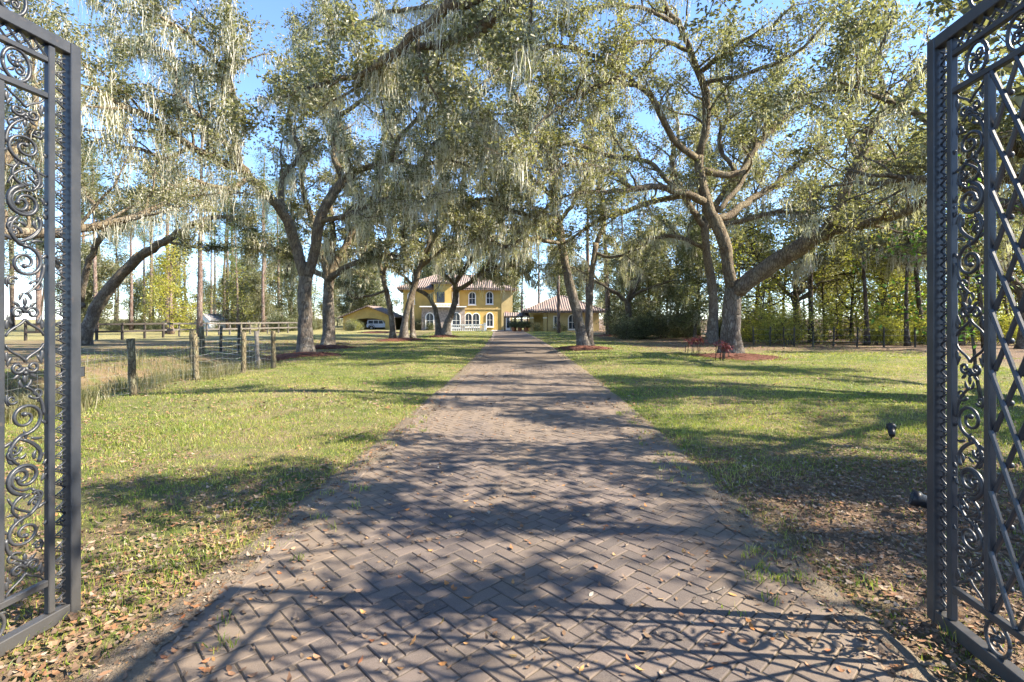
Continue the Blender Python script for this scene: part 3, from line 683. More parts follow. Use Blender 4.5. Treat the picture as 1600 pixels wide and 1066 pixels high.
# --- oaks standing outside the frame whose limbs and shade reach into it
def lit_ground(c):
    """False for sprays of the roadside oaks carved away to shape sun patches on the drive, lawn and left gate"""
    if len(c) == 0: return np.zeros(0, bool)
    zc = c[:,2]; xg = c[:,0]-zc/math.tan(SUN_EL)*cos(SUN_BACK); yg = c[:,1]+zc/math.tan(SUN_EL)*sin(SUN_BACK)
    wob = .22*vnoise(xg, yg, 2.1, 77)
    z1 = (yg+wob > 1.9) & (yg+wob < 2.95) & (xg > -1.0+wob) & (xg < 3.2)
    z2 = (yg+wob > 3.25) & (yg+wob < 4.0) & (xg > -2.8) & (xg < .75+wob)
    z3 = (yg+wob > 5.6) & (yg+wob < 10) & (xg > 1.6) & (xg < 9)
    z4 = (((xg+4.2)/1.8)**2+((yg-6.3)/.9)**2+wob*2 < 1) | (((xg+2.0)/1.0)**2+((yg-9)/.8)**2+wob*2 < 1)
    z5 = (np.abs(xg-cxd(yg)) < 2.0) & (yg > 5.0) & (vnoise(xg*.35, yg*1.2, 2.2, 78) > -.25)
    z6 = (xg > -6.5) & (xg < -2.2) & (yg > .8) & (yg < 3.1)
    r = np.random.default_rng(len(c)).random(len(c))
    return ~(((z1 | z2 | z4) & (r < .96)) | (z3 & (r < .7)) | (z5 & (r < .8)) | (z6 & (r < .85)))
def outside(label, x, y, fork, n, length, r, seed, az0, lo, k=20, leaf=.095, moss=1.0, span=2*pi, keep=None, extra=[], up=.75, mlen=.9, spacing=.6, gap=-.3):
    tr = [(x,y,0,r),(x+.05,y,fork*.35,r*.92),(x-.04,y+.05,fork*.7,r*.88),(x,y,fork,r*.86)]
    return oak(label, tr, auto_limbs((x,y), fork, n, length, r*.42, seed, az0, up, span)+extra, seed, k=k, leaf=leaf, moss=moss, lo=lo, keep=(lit_ground if x > 0 else None), mlen=mlen, spacing=spacing, gap=gap, mw=.017, mk=18, group="oaks at the sides of the gate")
over = [{'p': [(13.4,9.8,3.3,.28),(10.8,9.9,7.0,.22),(7.2,10,8.9,.17),(3.6,10,9.2,.14),(*P(822,-10,10),.11),(*P(742,52,10.6),.115),(*P(690,70,11),.1),(*P(640,78,11.4),.08),(*P(590,110,11.9),.05),(*P(540,150,12.3),.03),(*P(500,170,12.6),.015)], 'from': .5, 'ln': .55, 'sp': 2.0},
        {'p': [(*P(822,-30,10),.11),(*P(700,12,10.3),.11),(*P(650,56,10.8),.1),(*P(600,96,11.3),.085),(*P(556,118,11.8),.065),(*P(500,131,12.3),.06),(*P(450,150,12.8),.035),(*P(400,150,13.2),.012)], 'from': .15, 'ln': .55, 'sp': 2.0}]
o_, n_ = outside("oak beyond the right gate sending two dark mossy limbs across the top", 13.5, 9.8, 3.4, 8, 8.4, .5, 32, .3, 5.0, leaf=.13, moss=1.3, k=24, gap=-.8, extra=over); leaves_total += n_
o_, n_ = outside("oak on the left verge hanging mossy branches over the paddock fence", -15.0, 11.5, 3.6, 7, 8.8, .55, 33, .2, 5.2, leaf=.105, moss=1.7, mlen=1.25); leaves_total += n_
o_, n_ = outside("oak behind the right gate whose shade crosses the drive", 11.0, 3.8, 3.0, 8, 7.2, .45, 34, 1.0, 3.9, leaf=.165, moss=.6, k=26, gap=-1.2); leaves_total += n_  # crown thickened to spread shade, with gaps carved for sun patches
print("oak leaves", leaves_total)

# ------------------------------------------------------------------ wrought iron gates
GU = 2.32                                             # leaf width
def spiral(cx, cy, r0, r1, a0, turns, n=26):
    t = np.linspace(0, 1, n); a = a0+turns*2*pi*t; r = r0+(r1-r0)*t**.8
    return np.stack([cx+r*np.cos(a), cy+r*np.sin(a)], 1)
def xz(p, y=0): p = np.asarray(p); return np.stack([p[:,0], np.full(len(p), y), p[:,1]], 1)
def stroke(mb, p2, r0, r1, sides=6, y=0):
    n = len(p2); t = np.linspace(0,1,n); mb.tube(xz(p2, y), (r0+(r1-r0)*t)*1.18, sides, ref=(0,1,0))
def bez(a, b, c, d, n=12):
    t = np.linspace(0,1,n)[:,None]; a,b,c,d = map(np.array, (a,b,c,d)); return (1-t)**3*a+3*(1-t)**2*t*b+3*(1-t)*t**2*c+t**3*d
def leaflet(mb, p, ang_, ln, wd, curl=.5):
    """acanthus lobe: a flat tapered curved blade with thickness"""
    t = np.linspace(0,1,7); a = ang_+curl*t; x = p[0]+np.cumsum(np.cos(a))*ln/7; z = p[1]+np.cumsum(np.sin(a))*ln/7
    mb.tube(np.stack([x, np.zeros(7)-.002, z], 1), wd*np.sin(pi*(.15+.82*t))*.5+.0008, 6, ref=(0,1,0), flat=.45)
def scroll_unit(kind):
    """one foliate scroll, about 0.19 wide and 0.40 tall, x across, z up"""
    mb = MB(); W = .088
    if kind == 0:      # C scroll with counter spiral
        stroke(mb, spiral(.0, .0, W, .018, -pi*.55, 1.55, 34), .0075, .0055)
        mb.ball((.018*cos(-pi*.55+1.55*2*pi), 0, .018*sin(-pi*.55+1.55*2*pi)), .013)
        stroke(mb, bez((-.014,-W),(-.07,-.12),(-.085,-.18),(-.03,-.23)), .0085, .006)
        stroke(mb, bez((W*.95,.0),(.085,.07),(.06,.12),(.0,.16)), .0075, .005)
        stroke(mb, bez((-.03,-.1),(.03,-.13),(.06,-.16),(.075,-.215)), .0065, .004)
        stroke(mb, spiral(.052,.118,.034,.008, pi*1.1, 1.2, 18), .006, .004); stroke(mb, spiral(-.05,-.15,.034,.008, .2, -1.2, 18), .006, .004); stroke(mb, spiral(-.058,.1,.026,.007, -.5, -1.1, 16), .0055, .004)
        for a_, l_, c_, p_ in ((2.2,.075,-.9,(-.062,.062)),(1.4,.07,.8,(.06,.06)),(-.7,.07,.9,(.02,-.1)),(-2.3,.07,-.8,(-.05,-.1)),(.4,.055,1.2,(.0,.15)),(2.6,.055,-1.2,(.0,.15)),(-1.2,.05,1,(.075,-.02)),(3.6,.05,1,(-.08,.0)),(-.2,.045,1.4,(-.03,-.2))):
            leaflet(mb, p_, a_, l_, .017, c_)
    elif kind == 1:    # nested acanthus scroll
        stroke(mb, spiral(.0, .0, W, .03, pi*.45, -1.25, 30), .009, .0065)
        stroke(mb, spiral(.022, -.004, .055, .012, pi*.2, -1.1, 20), .009, .0055)
        mb.ball((.022+.012*cos(pi*.2-2.2*pi), 0, -.004+.012*sin(pi*.2-2.2*pi)), .012)
        stroke(mb, bez((.0,W),(.06,.11),(.075,.15),(.03,.2)), .0075, .005)
        stroke(mb, bez((-.06,-.06),(-.09,-.12),(-.05,-.17),(.01,-.2)), .008, .005)
        stroke(mb, spiral(-.055,.12,.032,.008, -.8, -1.2, 18), .006, .004); stroke(mb, spiral(.055,-.135,.032,.008, 2.4, -1.2, 18), .006, .004); stroke(mb, spiral(.0,.0,W*.8,.045, pi*.6, -.7, 16), .006, .004)
        for q_ in range(5):
            a_ = pi*.9+q_*.33; leaflet(mb, (W*cos(a_), W*sin(a_)), a_+1.0, .06, .019, -1.1)
        for a_, l_, c_, p_ in ((1.0,.06,1.2,(.03,.19)),(2.4,.06,-1.2,(.03,.19)),(-.5,.065,-1,(.04,-.075)),(-1.9,.06,1,(.0,-.19)),(3.9,.05,1,(-.07,.05)),(.2,.045,1,(.08,.0))):
            leaflet(mb, p_, a_, l_, .018, c_)
    else:              # small twin curl with a bud, closes a half panel
        for sx in (-1, 1):
            p2 = spiral(.034, 0, .032, .009, pi, -1.3, 18); p2[:,0] *= sx; stroke(mb, p2, .007, .005)
            p3 = bez((.0,-.03),(.02,-.07),(.07,-.07),(.085,-.115)); p3[:,0] *= sx; stroke(mb, p3, .006, .0045)
            leaflet(mb, (sx*.075,-.09), pi/2-sx*.3, .07, .02, sx*.8); leaflet(mb, (sx*.05,-.06), pi/2-sx*.9, .06, .018, sx*.9); leaflet(mb, (sx*.02,.02), pi/2-sx*.4, .05, .018, -sx*.8)
        mb.ball((0,0,.028), .012); leaflet(mb, (0,.03), pi/2, .05, .022, .0)
    return mb.mesh("scroll", True)
def ring_mesh(w_, h_):
    mb = MB(); a = np.linspace(0, 2*pi, 25); stroke(mb, np.stack([w_*np.cos(a), h_*np.sin(a)], 1), .0075, .0075)
    stroke(mb, spiral(.012, h_*.3, h_*.42, .006, -2.0, 1.15, 18), .0055, .004); stroke(mb, spiral(-.012, -h_*.3, h_*.42, .006, 1.14, 1.15, 18), .0055, .004)
    for a_ in (0.4, 2.0, 3.6, 5.2): leaflet(mb, (.012*cos(a_), .012*sin(a_)), a_, .045, .018, .9)
    for a_ in (pi*.25, pi*.75, pi*1.25, pi*1.75): leaflet(mb, (w_*cos(a_), h_*sin(a_)), a_+.9, .035, .014, .5)
    mb.ball((0,0,0), .014); return mb.mesh("scroll_ring", True)
def trim_mesh():
    """small pointed trefoil of the edge trim: rim and little cross"""
    mb = MB(); h = .033
    pts = [(-.03,-h),(-.008,-h*.55),(.03,0),(-.008,h*.55),(-.03,h)]
    stroke(mb, np.array(pts), .0045, .0045, 5); stroke(mb, np.array([(-.028,0),(.012,0)]), .005, .003, 5); stroke(mb, np.array([(-.008,-.014),(-.008,.014)]), .004, .004, 5)
    mb.ball((.032,0,0), .006, 6, 4); return mb.mesh("trim_point", True)
SC = [scroll_unit(0), scroll_unit(1), scroll_unit(2)]; RING = ring_mesh(.066, .073); RING2 = ring_mesh(.062, .078); TRIM = trim_mesh()
LAT = MB(); LAT.tube([(-.0325*2,0,-.1385),(.0325*2,0,.1385)], .0115, 6); 
def gate(label, free, vpx, side):
    """leaf in local coords: x from free end (0) to hinge (GU), y thickness, z up; origin at the hinge base"""
    d = np.array([(vpx-800)/800, 1.0]); d /= np.linalg.norm(d)
    hinge = np.array(free)-d*GU
    g = empty("gate", (hinge[0], hinge[1], 0), math.atan2(-d[1], -d[0]), label=label, cat="gate", group="open driveway gates")
    off = -GU
    T = .05/2; t = .034/2
    def bx(name, x0, x1, z0, z1, th): mb = MB(); mb.cbox((x0+off,-th,z0),(x1+off,th,z1), .004); return mb.build(name, m_gate, g)
    ZB, ZT = .05, 3.125
    bx("outer_stile", 0, .056, ZB, ZT, .03); bx("outer_stile", GU-.056, GU, ZB, ZT, .03)
    bx("bottom_rail", .057, GU-.057, ZB, .12, .0285); bx("top_rail", .057, GU-.057, 3.062, ZT, .0285)
    bx("inner_stile", .126, .160, .121, 3.061, t); bx("inner_stile", GU-.16, GU-.126, .121, 3.061, t)
    for z0, z1 in ((.266,.30),(2.78,2.81),(2.967,2.995)): bx("cross_rail", .161, GU-.161, z0, z1, t-.001)
    bx("panel_stile", .361, .394, .301, 2.779, t); bx("panel_stile", GU-.394, GU-.361, .301, 2.779, t)
    # edge trim points between the stiles
    for z in np.arange(.155, 3.04, .0695):
        obj("trim_point", TRIM, m_gate, g, (.094+off, .0, z), (0, 0, 0)); obj("trim_point", TRIM, m_gate, g, (GU-.094+off, 0, z), (0,0,pi))
    # foliate scroll panels
    for x0, mir in ((.2605, 1), (GU-.2605, -1)):
        def put(mm, z, sx, sz): obj("scroll", mm, m_gate, g, (x0+off, 0, z), None, (sx*mir*1.03, 1, sz))
        for half in (1, -1):
            zc = 1.54
            put(SC[2], zc+half*.135, 1, half)
            put(SC[0], zc+half*.385, -1, -half*.98); put(SC[1], zc+half*.68, 1, half*.95); put(SC[0], zc+half*.955, 1, half*.9); put(SC[2], zc+half*1.13, 1, -half*.9)
    # diamond lattice: each bar one piece
    x0, x1, z0, z1 = .394, GU-.394, .301, 2.779
    sl = .277/.13; knobs = MB(); seen = set()
    for sgn in (1, -1):
        c0 = np.arange(-40, 60)*.277
        for c in c0:
            # z = z0 + c + sgn*sl*(x-x0)
            pts = []
            for xx in (x0, x1): zz = z0+c+sgn*sl*(xx-x0); pts.append((xx, zz))
            (xa, za), (xb, zb) = pts
            def clip(z_): return xa+(z_-za)/(zb-za)*(xb-xa)
            lo_, hi_ = min(za,zb), max(za,zb)
            if hi_ < z0+.05 or lo_ > z1-.05: continue
            A_ = (xa, za) if z0 <= za <= z1 else ((clip(z0), z0) if za < z0 else (clip(z1), z1))
            B_ = (xb, zb) if z0 <= zb <= z1 else ((clip(z0), z0) if zb < z0 else (clip(z1), z1))
            mb = MB(); mb.tube([(A_[0]+off, sgn*.009, A_[1]), (B_[0]+off, sgn*.009, B_[1])], .0108, 6, ref=(0,1,0)); mb.build("lattice_bar", m_gate, g)
    for i_ in range(0, 26):
        for j_ in range(0, 20):
            if (i_+j_) % 2 == 0:
                x = x0+i_*.065; z = z0+j_*.1385
                if x0+.02 < x < x1-.02 and z0+.03 < z < z1-.03: knobs.ball((x+off, side*.024, z), .0145, 6, 4)
    knobs.build("lattice_knobs", m_gate, g, True, kind="stuff")
    for x in np.arange(.42, GU-.3, .235):
        obj("scroll_ring", RING, m_gate, g, (x+off, 0, .193)); 
    for x in np.arange(.30, GU-.25, .235): obj("scroll_ring", RING2, m_gate, g, (x+off, 0, 2.888))
    # small lattice band under the top rail
    for x in np.arange(.165, GU-.2, .062):
        for s_ in (0, 1):
            a_, b_ = (2.997, 3.06) if s_ else (3.06, 2.997)
            mb = MB(); mb.tube([(x+off, .004*(1 if s_ else -1), a_), (x+.062+off, .004*(1 if s_ else -1), b_)], .0065, 5); mb.build("band_bar", m_gate, g)
    # crest above the top rail
    for x in (.32, .62, .95, 1.3):
        sc = 1.0+.5*(x-.32)
        obj("crest_scroll", RING, m_gate, g, (x+off, 0, ZT+.073*sc*1.1), None, (sc*.95,1,sc*1.1))
        if x > .5:
            mb = MB(); stroke(mb, bez((x-.08,ZT+.02),(x-.2,ZT+.04),(x-.1,ZT+.2*sc),(x-.17,ZT+.16*sc)), .009, .006); mb.V = [v+np.array([off,0,0]) for v in mb.V]; mb.build("crest_scroll", m_gate, g, True)
    # latch keeper with a bolt hole and drop rod
    mb = MB(); mb.cbox((-.07+off, side*.030, 1.325), (.05+off, side*.040, 1.375), .002); lk = mb.build("latch_plate", m_gate, g)
    mb = MB(); mb.tube([(-.045+off, side*.0405, 1.35), (-.045+off, side*.043, 1.35)], .009, 10); mb.build("bolt", m_chrome, lk)
    mb = MB(); mb.tube([(.1+off, side*.05, .055),(.27+off, side*.05, .055)], .012, 8); mb.ball((.27+off, side*.05, .055), .016); mb.cbox((.12+off, side*.029, .045),(.15+off, side*.055, .068), .002); mb.build("drop_rod", m_gate, g)
    # hinge post out of view
    mb = MB(); mb.cbox((.03,-.075,-.05),(.18,.075,3.3), .006); mb.build("hinge_post", m_gate, g)
gate("open wrought iron gate leaf at the right edge, dark and in shade", (2.25, 2.74), 890, 1)
gate("open wrought iron gate leaf at the left edge, its inner face lit", (-2.38, 2.80), 915, -1)

# ------------------------------------------------------------------ background vegetation prototypes
def finish(root, wood, wmat, leaves, lmat, moss=None):
    wood.build("trunk", wmat, root, True)
    obj("crown", leaves, lmat, root)
    if moss is not None: obj("spanish_moss", moss, m_moss, root, kind="stuff")
    return root
def proto_pine(seed, h=20, r=.24, crown=.45, k=16, lean=.0):
    global rng; rng = np.random.default_rng(seed)
    root = empty("pine_tree"); wd = MB(); cl = []
    n = 12; z = np.linspace(0,1,n); pts = np.stack([lean*h*z**1.4+rng.normal(0,.05,n)*z, rng.normal(0,.05,n)*z, h*z-.1], 1)
    wd.tube(pts, r*(1-.75*z)+.25*r*np.exp(-z*30), 9, lump=.05)
    for q_ in np.linspace(1-crown, 1.0, 26):
        p = np.array([np.interp(q_, z, pts[:,a]) for a in range(3)]); az = rng.uniform(0,6.28)
        ln = (1.0-.7*((q_-1+crown)/crown)**1.5)*rng.uniform(1.2,3.2)
        b = grow(p, (cos(az), sin(az), .25), ln, 5, .2, .06); wd.tube(b, np.linspace(.05,.012,6), 4, cap=False)
        for e in b[2:]:
            for _ in range(3): cl.append(e+rng.normal(0,.25,3))
    L_ = leaf_arrays(np.array(cl), k, .2, .3, .035, 1.0, -.3)
    return finish(root, wd, m_bark_pine, leaf_mesh("crown", [L_]), m_needle)
def proto_slim(seed, h=13, r=.13, lmat=m_leaf_dark, first=.4, k=14, leaf=.2, moss=True, bend=.5, dens=24, wmat=None):
    global rng; rng = np.random.default_rng(seed)
    root = empty("wood_tree"); wd = MB(); cl = []; att = []
    n = 12; z = np.linspace(0,1,n); ph = rng.uniform(0,6.28,2)
    pts = np.stack([bend*np.sin(z*3+ph[0])*z, bend*np.sin(z*2.6+ph[1])*z, h*z-.1], 1)
    wd.tube(pts, r*(1-.85*z)+.5*r*np.exp(-z*25), 8, lump=.06)
    for q_ in np.linspace(first, 1.0, dens):
        p = np.array([np.interp(q_, z, pts[:,a]) for a in range(3)]); az = rng.uniform(0,6.28)
        b = grow(p, (cos(az), sin(az), rng.uniform(.1,.8)), rng.uniform(1.2,3.4)*(1.25-.7*q_), 6, .25, .03); wd.tube(b, np.linspace(.045,.01,7), 4, cap=False)
        for e in b[2:]:
            for _ in range(3): cl.append(e+rng.normal(0,.35,3))
            if moss and rng.random() < .35: att.append(e)
    cl = np.array(cl)
    mm = moss_mesh("spanish_moss", np.array(att), rng.gamma(2.2,.3,len(att)), 9, .05) if moss else None
    return finish(root, wd, wmat or m_bark_dark, leaf_mesh("crown", [leaf_arrays(cl, k, .28, leaf, leaf*.55)]), lmat, mm)
def proto_shrub(seed, h=2.6, wd_=1.5, lmat=m_leaf_bright, k=5, leaf=.13, stems=9, name="shrub"):
    global rng; rng = np.random.default_rng(seed)
    root = empty(name); wd = MB(); cl = []
    for i_ in range(stems):
        az = 6.28*i_/stems+rng.uniform(-.3,.3); sp = rng.uniform(.15,.8)
        b = grow((rng.normal(0,.15), rng.normal(0,.15), -.05), (cos(az)*sp, sin(az)*sp, 1), h*rng.uniform(.65,1.1), 7, .16, .0); wd.tube(b, np.linspace(.022,.006,8), 4, cap=False)
        for e in b[2:]:
            for _ in range(5):
                t_ = e+rng.normal(0,wd_*.22,3); wd.tube([e, (e+t_)/2+rng.normal(0,.05,3), t_], [.008,.006,.003], 3, cap=False); cl.append(t_); cl.append((e+t_)/2)
    cl = np.array(cl); cl = cl[cl[:,2] > .08]
    root["label"] = ""; wd.build("stem", m_bark_dark, root); obj("foliage", leaf_mesh("foliage", [leaf_arrays(cl, k, wd_*.13, leaf, leaf*.5, 1.0, .2, .03)]), lmat, root)
    return root
used = set()
def place(proto, name, x, y, label, cat, group=None, s=1.0, rz=0.0, sz=None, lean=(0,0)):
    o = proto
    if proto.as_pointer() in used: o = copy_tree(proto)
    used.add(proto.as_pointer())
    o.name = name; o.location = (x, y, float(gh(x,y)) if abs(x) < 40 else 0); o.rotation_euler = (lean[0], lean[1], rz); o.scale = (s, s, sz or s)
    o["label"] = label; o["category"] = cat
    if group: o["group"] = group
    return o
R_ = random.Random(5)
PINE = [proto_pine(41, 21, .25, .42), proto_pine(42, 19, .22, .5, lean=.03), proto_pine(43, 23, .27, .35, lean=-.02)]
SLIM = [proto_slim(51, 12, .13, m_leaf, .45, 11), proto_slim(52, 14, .17, m_leaf, .4, 11, leaf=.2, bend=.9), proto_slim(53, 10, .1, m_leaf_y, .3, moss=False, bend=1.1)]
BUSHY = [proto_slim(54, 9, .14, m_leaf_dark, .12, 16, .2, True, .6, 40), proto_slim(55, 8, .12, m_leaf, .1, 16, .2, True, .8, 38)]
YEL = [proto_slim(58, 7.5, .06, m_leaf_bright, .15, 6, .15, False, .6, 26), proto_slim(59, 6.5, .05, m_leaf_bright, .12, 6, .15, False, .9, 24)]
SH_B = [proto_shrub(61), proto_shrub(62, 2.0, 1.7), proto_shrub(63, 3.2, 1.6)]
SH_D = [proto_shrub(64, 2.4, 1.9, m_leaf, 8, .15), proto_shrub(65, 1.6, 1.7, m_leaf_dark, 8, .15)]
# pines of the left field (px, depth)
pl = [(262,52,0,1.0),(312,44,1,1.05),(411,60,0,.85),(355,70,2,.9),(388,85,1,.9),(372,64,1,.8),(235,75,2,.9),(205,68,0,.95),(436,78,2,.9),(180,88,1,1.0),(330,95,0,1.0),(455,66,0,.8),(150,60,2,.95),(60,55,1,1.0),(20,70,0,1.0),(105,48,2,.9),(290,100,2,1.0)]
pl.sort()
for i_, (px, Y, v, s_) in enumerate(pl):
    place(PINE[v], "pine_tree", (px-800)/800*Y, Y, "tall bare-trunked pine in the field beyond the paddock, %s from the gate side" % ORD[i_], "tree", "pines beyond the left paddock", s_, R_.uniform(0,6.28), s_*R_.uniform(.9,1.1))
# pines by the outbuilding
pr = [(952,47,0,1.0,.05),(873,54,1,.85,0),(918,52,2,.9,.03),(842,82,0,.9,0),(1000,60,1,.9,.02),(975,75,2,1.0,0),(815,95,1,.95,0)]
labs = ["leaning pine with a red grey trunk right of the tiled outbuilding","slim pale pine trunk standing before the tiled outbuilding","pine rising behind the twin trunked oak","pine behind the outbuilding roof by the covered walk","pine at the edge of the dark thicket","distant pine between the leaning pine and the thicket","distant pine beyond the gap between house and outbuilding"]
for (px, Y, v, s_, ln), lb in zip(pr, labs):
    place(PINE[v], "pine_tree", (px-800)/800*Y, Y, lb, "tree", "pines round the outbuilding", s_, R_.uniform(0,6.28), None, (0, ln))
# trunks of the wood on the right
wt = [(1268,33,1,1.0),(1355,30,0,1.05),(1290,36,2,1.0),(1418,29,0,.95),(1442,31,1,.9),(1226,38,2,1.05),(1395,38,1,1.1),(1330,42,0,1.1),(1180,40,1,1.05),(1500,30,1,1.0),(1540,27,0,1.0),(1580,33,2,1.1),(1090,44,1,1.1),(1040,48,2,1.1),(1470,40,0,1.15),(1380,48,1,1.2),(1310,52,1,1.2),(1240,50,0,1.2),(1150,52,1,1.2),(1060,58,0,1.2),(1620,40,1,1.2),(1430,52,1,1.25)]
wt.sort()
for i_, (px, Y, v, s_) in enumerate(wt):
    place(SLIM[v], "wood_tree", (px-800)/800*Y, Y, "slender tree of the wood beyond the right lawn, %s from its left end" % ORD[i_], "tree", "trees of the right-hand wood", s_, R_.uniform(0,6.28), None, (R_.uniform(-.05,.05), R_.uniform(-.06,.06)))
bt = [(1010,46,0,1.0),(1060,42,1,1.0),(1085,37,0,.9),(1030,52,1,1.2),(985,56,0,1.0),(1130,52,1,1.1),(1200,66,0,1.3),(1300,70,1,1.4),(1400,68,0,1.4),(1500,66,1,1.4),(960,70,1,1.2),(905,84,0,1.1)]
bt.sort()
for i_, (px, Y, v, s_) in enumerate(bt):
    place(BUSHY[v], "evergreen_tree", (px-800)/800*Y, Y, "dense dark evergreen behind the right lawn, %s from the outbuilding" % ORD[i_], "tree", "dark evergreens behind the right lawn", s_, R_.uniform(0,6.28))
yt = sorted([(R_.uniform(1170,1640), R_.uniform(31,46), R_.randrange(2), R_.uniform(.8,1.3)) for _ in range(26)])
for i_, (px, Y, v, s_) in enumerate(yt):
    place(YEL[v], "sapling", (px-800)/800*Y, Y, "thin yellow-green sapling in the right-hand wood, %s from its left end" % ORD[i_], "sapling", "yellow-green saplings of the wood", s_, R_.uniform(0,6.28))
sb = sorted([(R_.uniform(1165,1640), R_.uniform(30,40), R_.randrange(3), R_.uniform(.6,1.1)) for _ in range(30)])
for i_, (px, Y, v, s_) in enumerate(sb):
    place(SH_B[v], "shrub", (px-800)/800*Y, Y, "pale green undergrowth shrub along the right-hand fence, %s from its left end" % ORD[i_], "shrub", "undergrowth along the right-hand fence", s_, R_.uniform(0,6.28))
sd_ = sorted([(R_.uniform(955,1165), R_.uniform(38,50), R_.randrange(2), R_.uniform(.6,1.2)) for _ in range(18)])
for i_, (px, Y, v, s_) in enumerate(sd_):
    place(SH_D[v], "thicket_bush", (px-800)/800*Y, Y, "dark grey-green bush of the thicket behind the right lawn, %s from the outbuilding" % ORD[i_], "bush", "bushes of the dark thicket", s_, R_.uniform(0,6.28))
# far side of the left field
fl = sorted([(R_.uniform(-60,545), R_.uniform(66,120), R_.randrange(2), R_.uniform(.8,1.5)) for _ in range(48)])
for i_, (px, Y, v, s_) in enumerate(fl):
    place((BUSHY+SLIM+PINE+YEL[:1])[(i_*5) % 9], "field_tree", (px-800)/800*Y, Y, "distant bushy tree closing the field, %s from the gate side" % ORD[i_], "tree", "distant trees closing the field", s_, R_.uniform(0,6.28))
mg = sorted([(R_.uniform(100,560), R_.uniform(58,84), R_.randrange(2), R_.uniform(.7,1.25)) for _ in range(20)])
for i_, (px, Y, v, s_) in enumerate(mg):
    place((BUSHY+YEL)[(i_*3) % 4], "field_tree", (px-800)/800*Y, Y, "leafy mid-height tree behind the field rails, %s from the gate side" % ORD[i_], "tree", "mid-height trees behind the field", s_, R_.uniform(0,6.28))
fs = sorted([(R_.uniform(140,560), R_.uniform(58,80), R_.randrange(3), R_.uniform(.6,1.2)) for _ in range(22)])
for i_, (px, Y, v, s_) in enumerate(fs):
    place((SH_D+SH_B[1:2])[v], "field_bush", (px-800)/800*Y, Y, "low bush at the back of the field, %s from the gate side" % ORD[i_], "bush", "low bushes behind the field", s_, R_.uniform(0,6.28))
hb = sorted([(R_.uniform(520,1000), R_.uniform(84,110), R_.randrange(2), R_.uniform(1.1,1.6)) for _ in range(20)])
for i_, (px, Y, v, s_) in enumerate(hb):
    place(BUSHY[v], "evergreen_tree", (px-800)/800*Y, Y, "dim evergreen standing behind the house and outbuilding, %s from the carport" % ORD[i_], "tree", "evergreens behind the house", s_, R_.uniform(0,6.28))
# yellow cypress
cy = proto_slim(57, 9.5, .22, m_leaf_cyp, .1, 8, .18, False, .2, 46, m_bark_pine)
place(cy, "bald_cypress", *((268-800)/800*50, 50), "bright yellow autumn cypress in front of the white shed", "tree", None, 1.0)
# oak like crowns behind the left oaks that thicken the canopy
bo = [(9.5,42,63),(20,36,64),(27,27,66)]
bl_ = ["oak behind the twin trunked oak near the outbuilding","oak at the edge of the right-hand wood behind the long limb","oak of the right-hand wood nearest the gate"]
for (x, y, sd0), lb in zip(bo, bl_):
    r0 = .28; tr = [(x,y,0,r0),(x+.1,y,1.5,r0*.9),(x-.1,y,3.2,r0*.85)]
    o_, n_ = oak(lb, tr, auto_limbs((x,y), 3.2, 6, 8.5, r0*.5, sd0, .4, .95), sd0, k=11, leaf=.22, moss=1.6, lo=4.6, slen=(1.6,3.6), spacing=.75, mlen=1.2, tk=4, mat=m_leaf); leaves_total += n_
print("oak leaves", leaves_total)

# ------------------------------------------------------------------ house
def arch_poly(w_, h_, n=9):
    r = w_/2; pts = [(-r,0),(r,0)]
    for i_ in range(n+1):
        a = pi*i_/n; pts.append((r*cos(a), h_-r+r*sin(a)))
    return pts
def window(parent, x, y, z, w_, h_, arched=True, bars=True):
    """white surround proud of the wall, recessed dark pane, glazing bars"""
    tr = .12; mb = MB()
    outer = arch_poly(w_+2*tr, h_+2*tr) if arched else [(-w_/2-tr,0),(w_/2+tr,0),(w_/2+tr,h_+2*tr),(-w_/2-tr,h_+2*tr)]
    inner = arch_poly(w_, h_) if arched else [(-w_/2,0),(w_/2,0),(w_/2,h_),(-w_/2,h_)]
    n = len(outer); o = [(x+a, z-tr+b) for a,b in outer]; i2 = [(x+a, z+b) for a,b in inner]
    V = [(a,y-.09,b) for a,b in o]+[(a,y-.09,b) for a,b in i2]+[(a,y+.03,b) for a,b in o]+[(a,y-.02,b) for a,b in i2]
    Q = []
    for k_ in range(n):
        k2 = (k_+1) % n; Q += [(k_,k2,n+k2,n+k_),(2*n+k2,2*n+k_,k_,k2),(n+k_,n+k2,3*n+k2,3*n+k_)]
    mb.add(V, [np.array(Q)]); mb.box((x-w_/2-tr-.05, y-.13, z-tr-.08), (x+w_/2+tr+.05, y-.002, z-tr))
    fr = mb.build("window", m_white, parent)
    p = MB(); p.add([(a,y-.025,b) for a,b in i2], [np.array([list(range(n))])]); p.build("pane", m_glass, fr)
    if bars:
        g = MB(); g.box((x-w_/2,y-.045,z+h_*.46),(x+w_/2,y-.028,z+h_*.46+.045)); g.box((x-.02,y-.043,z+.01),(x+.02,y-.029,z+h_*.98)); g.build("glazing_bar", m_white, fr)
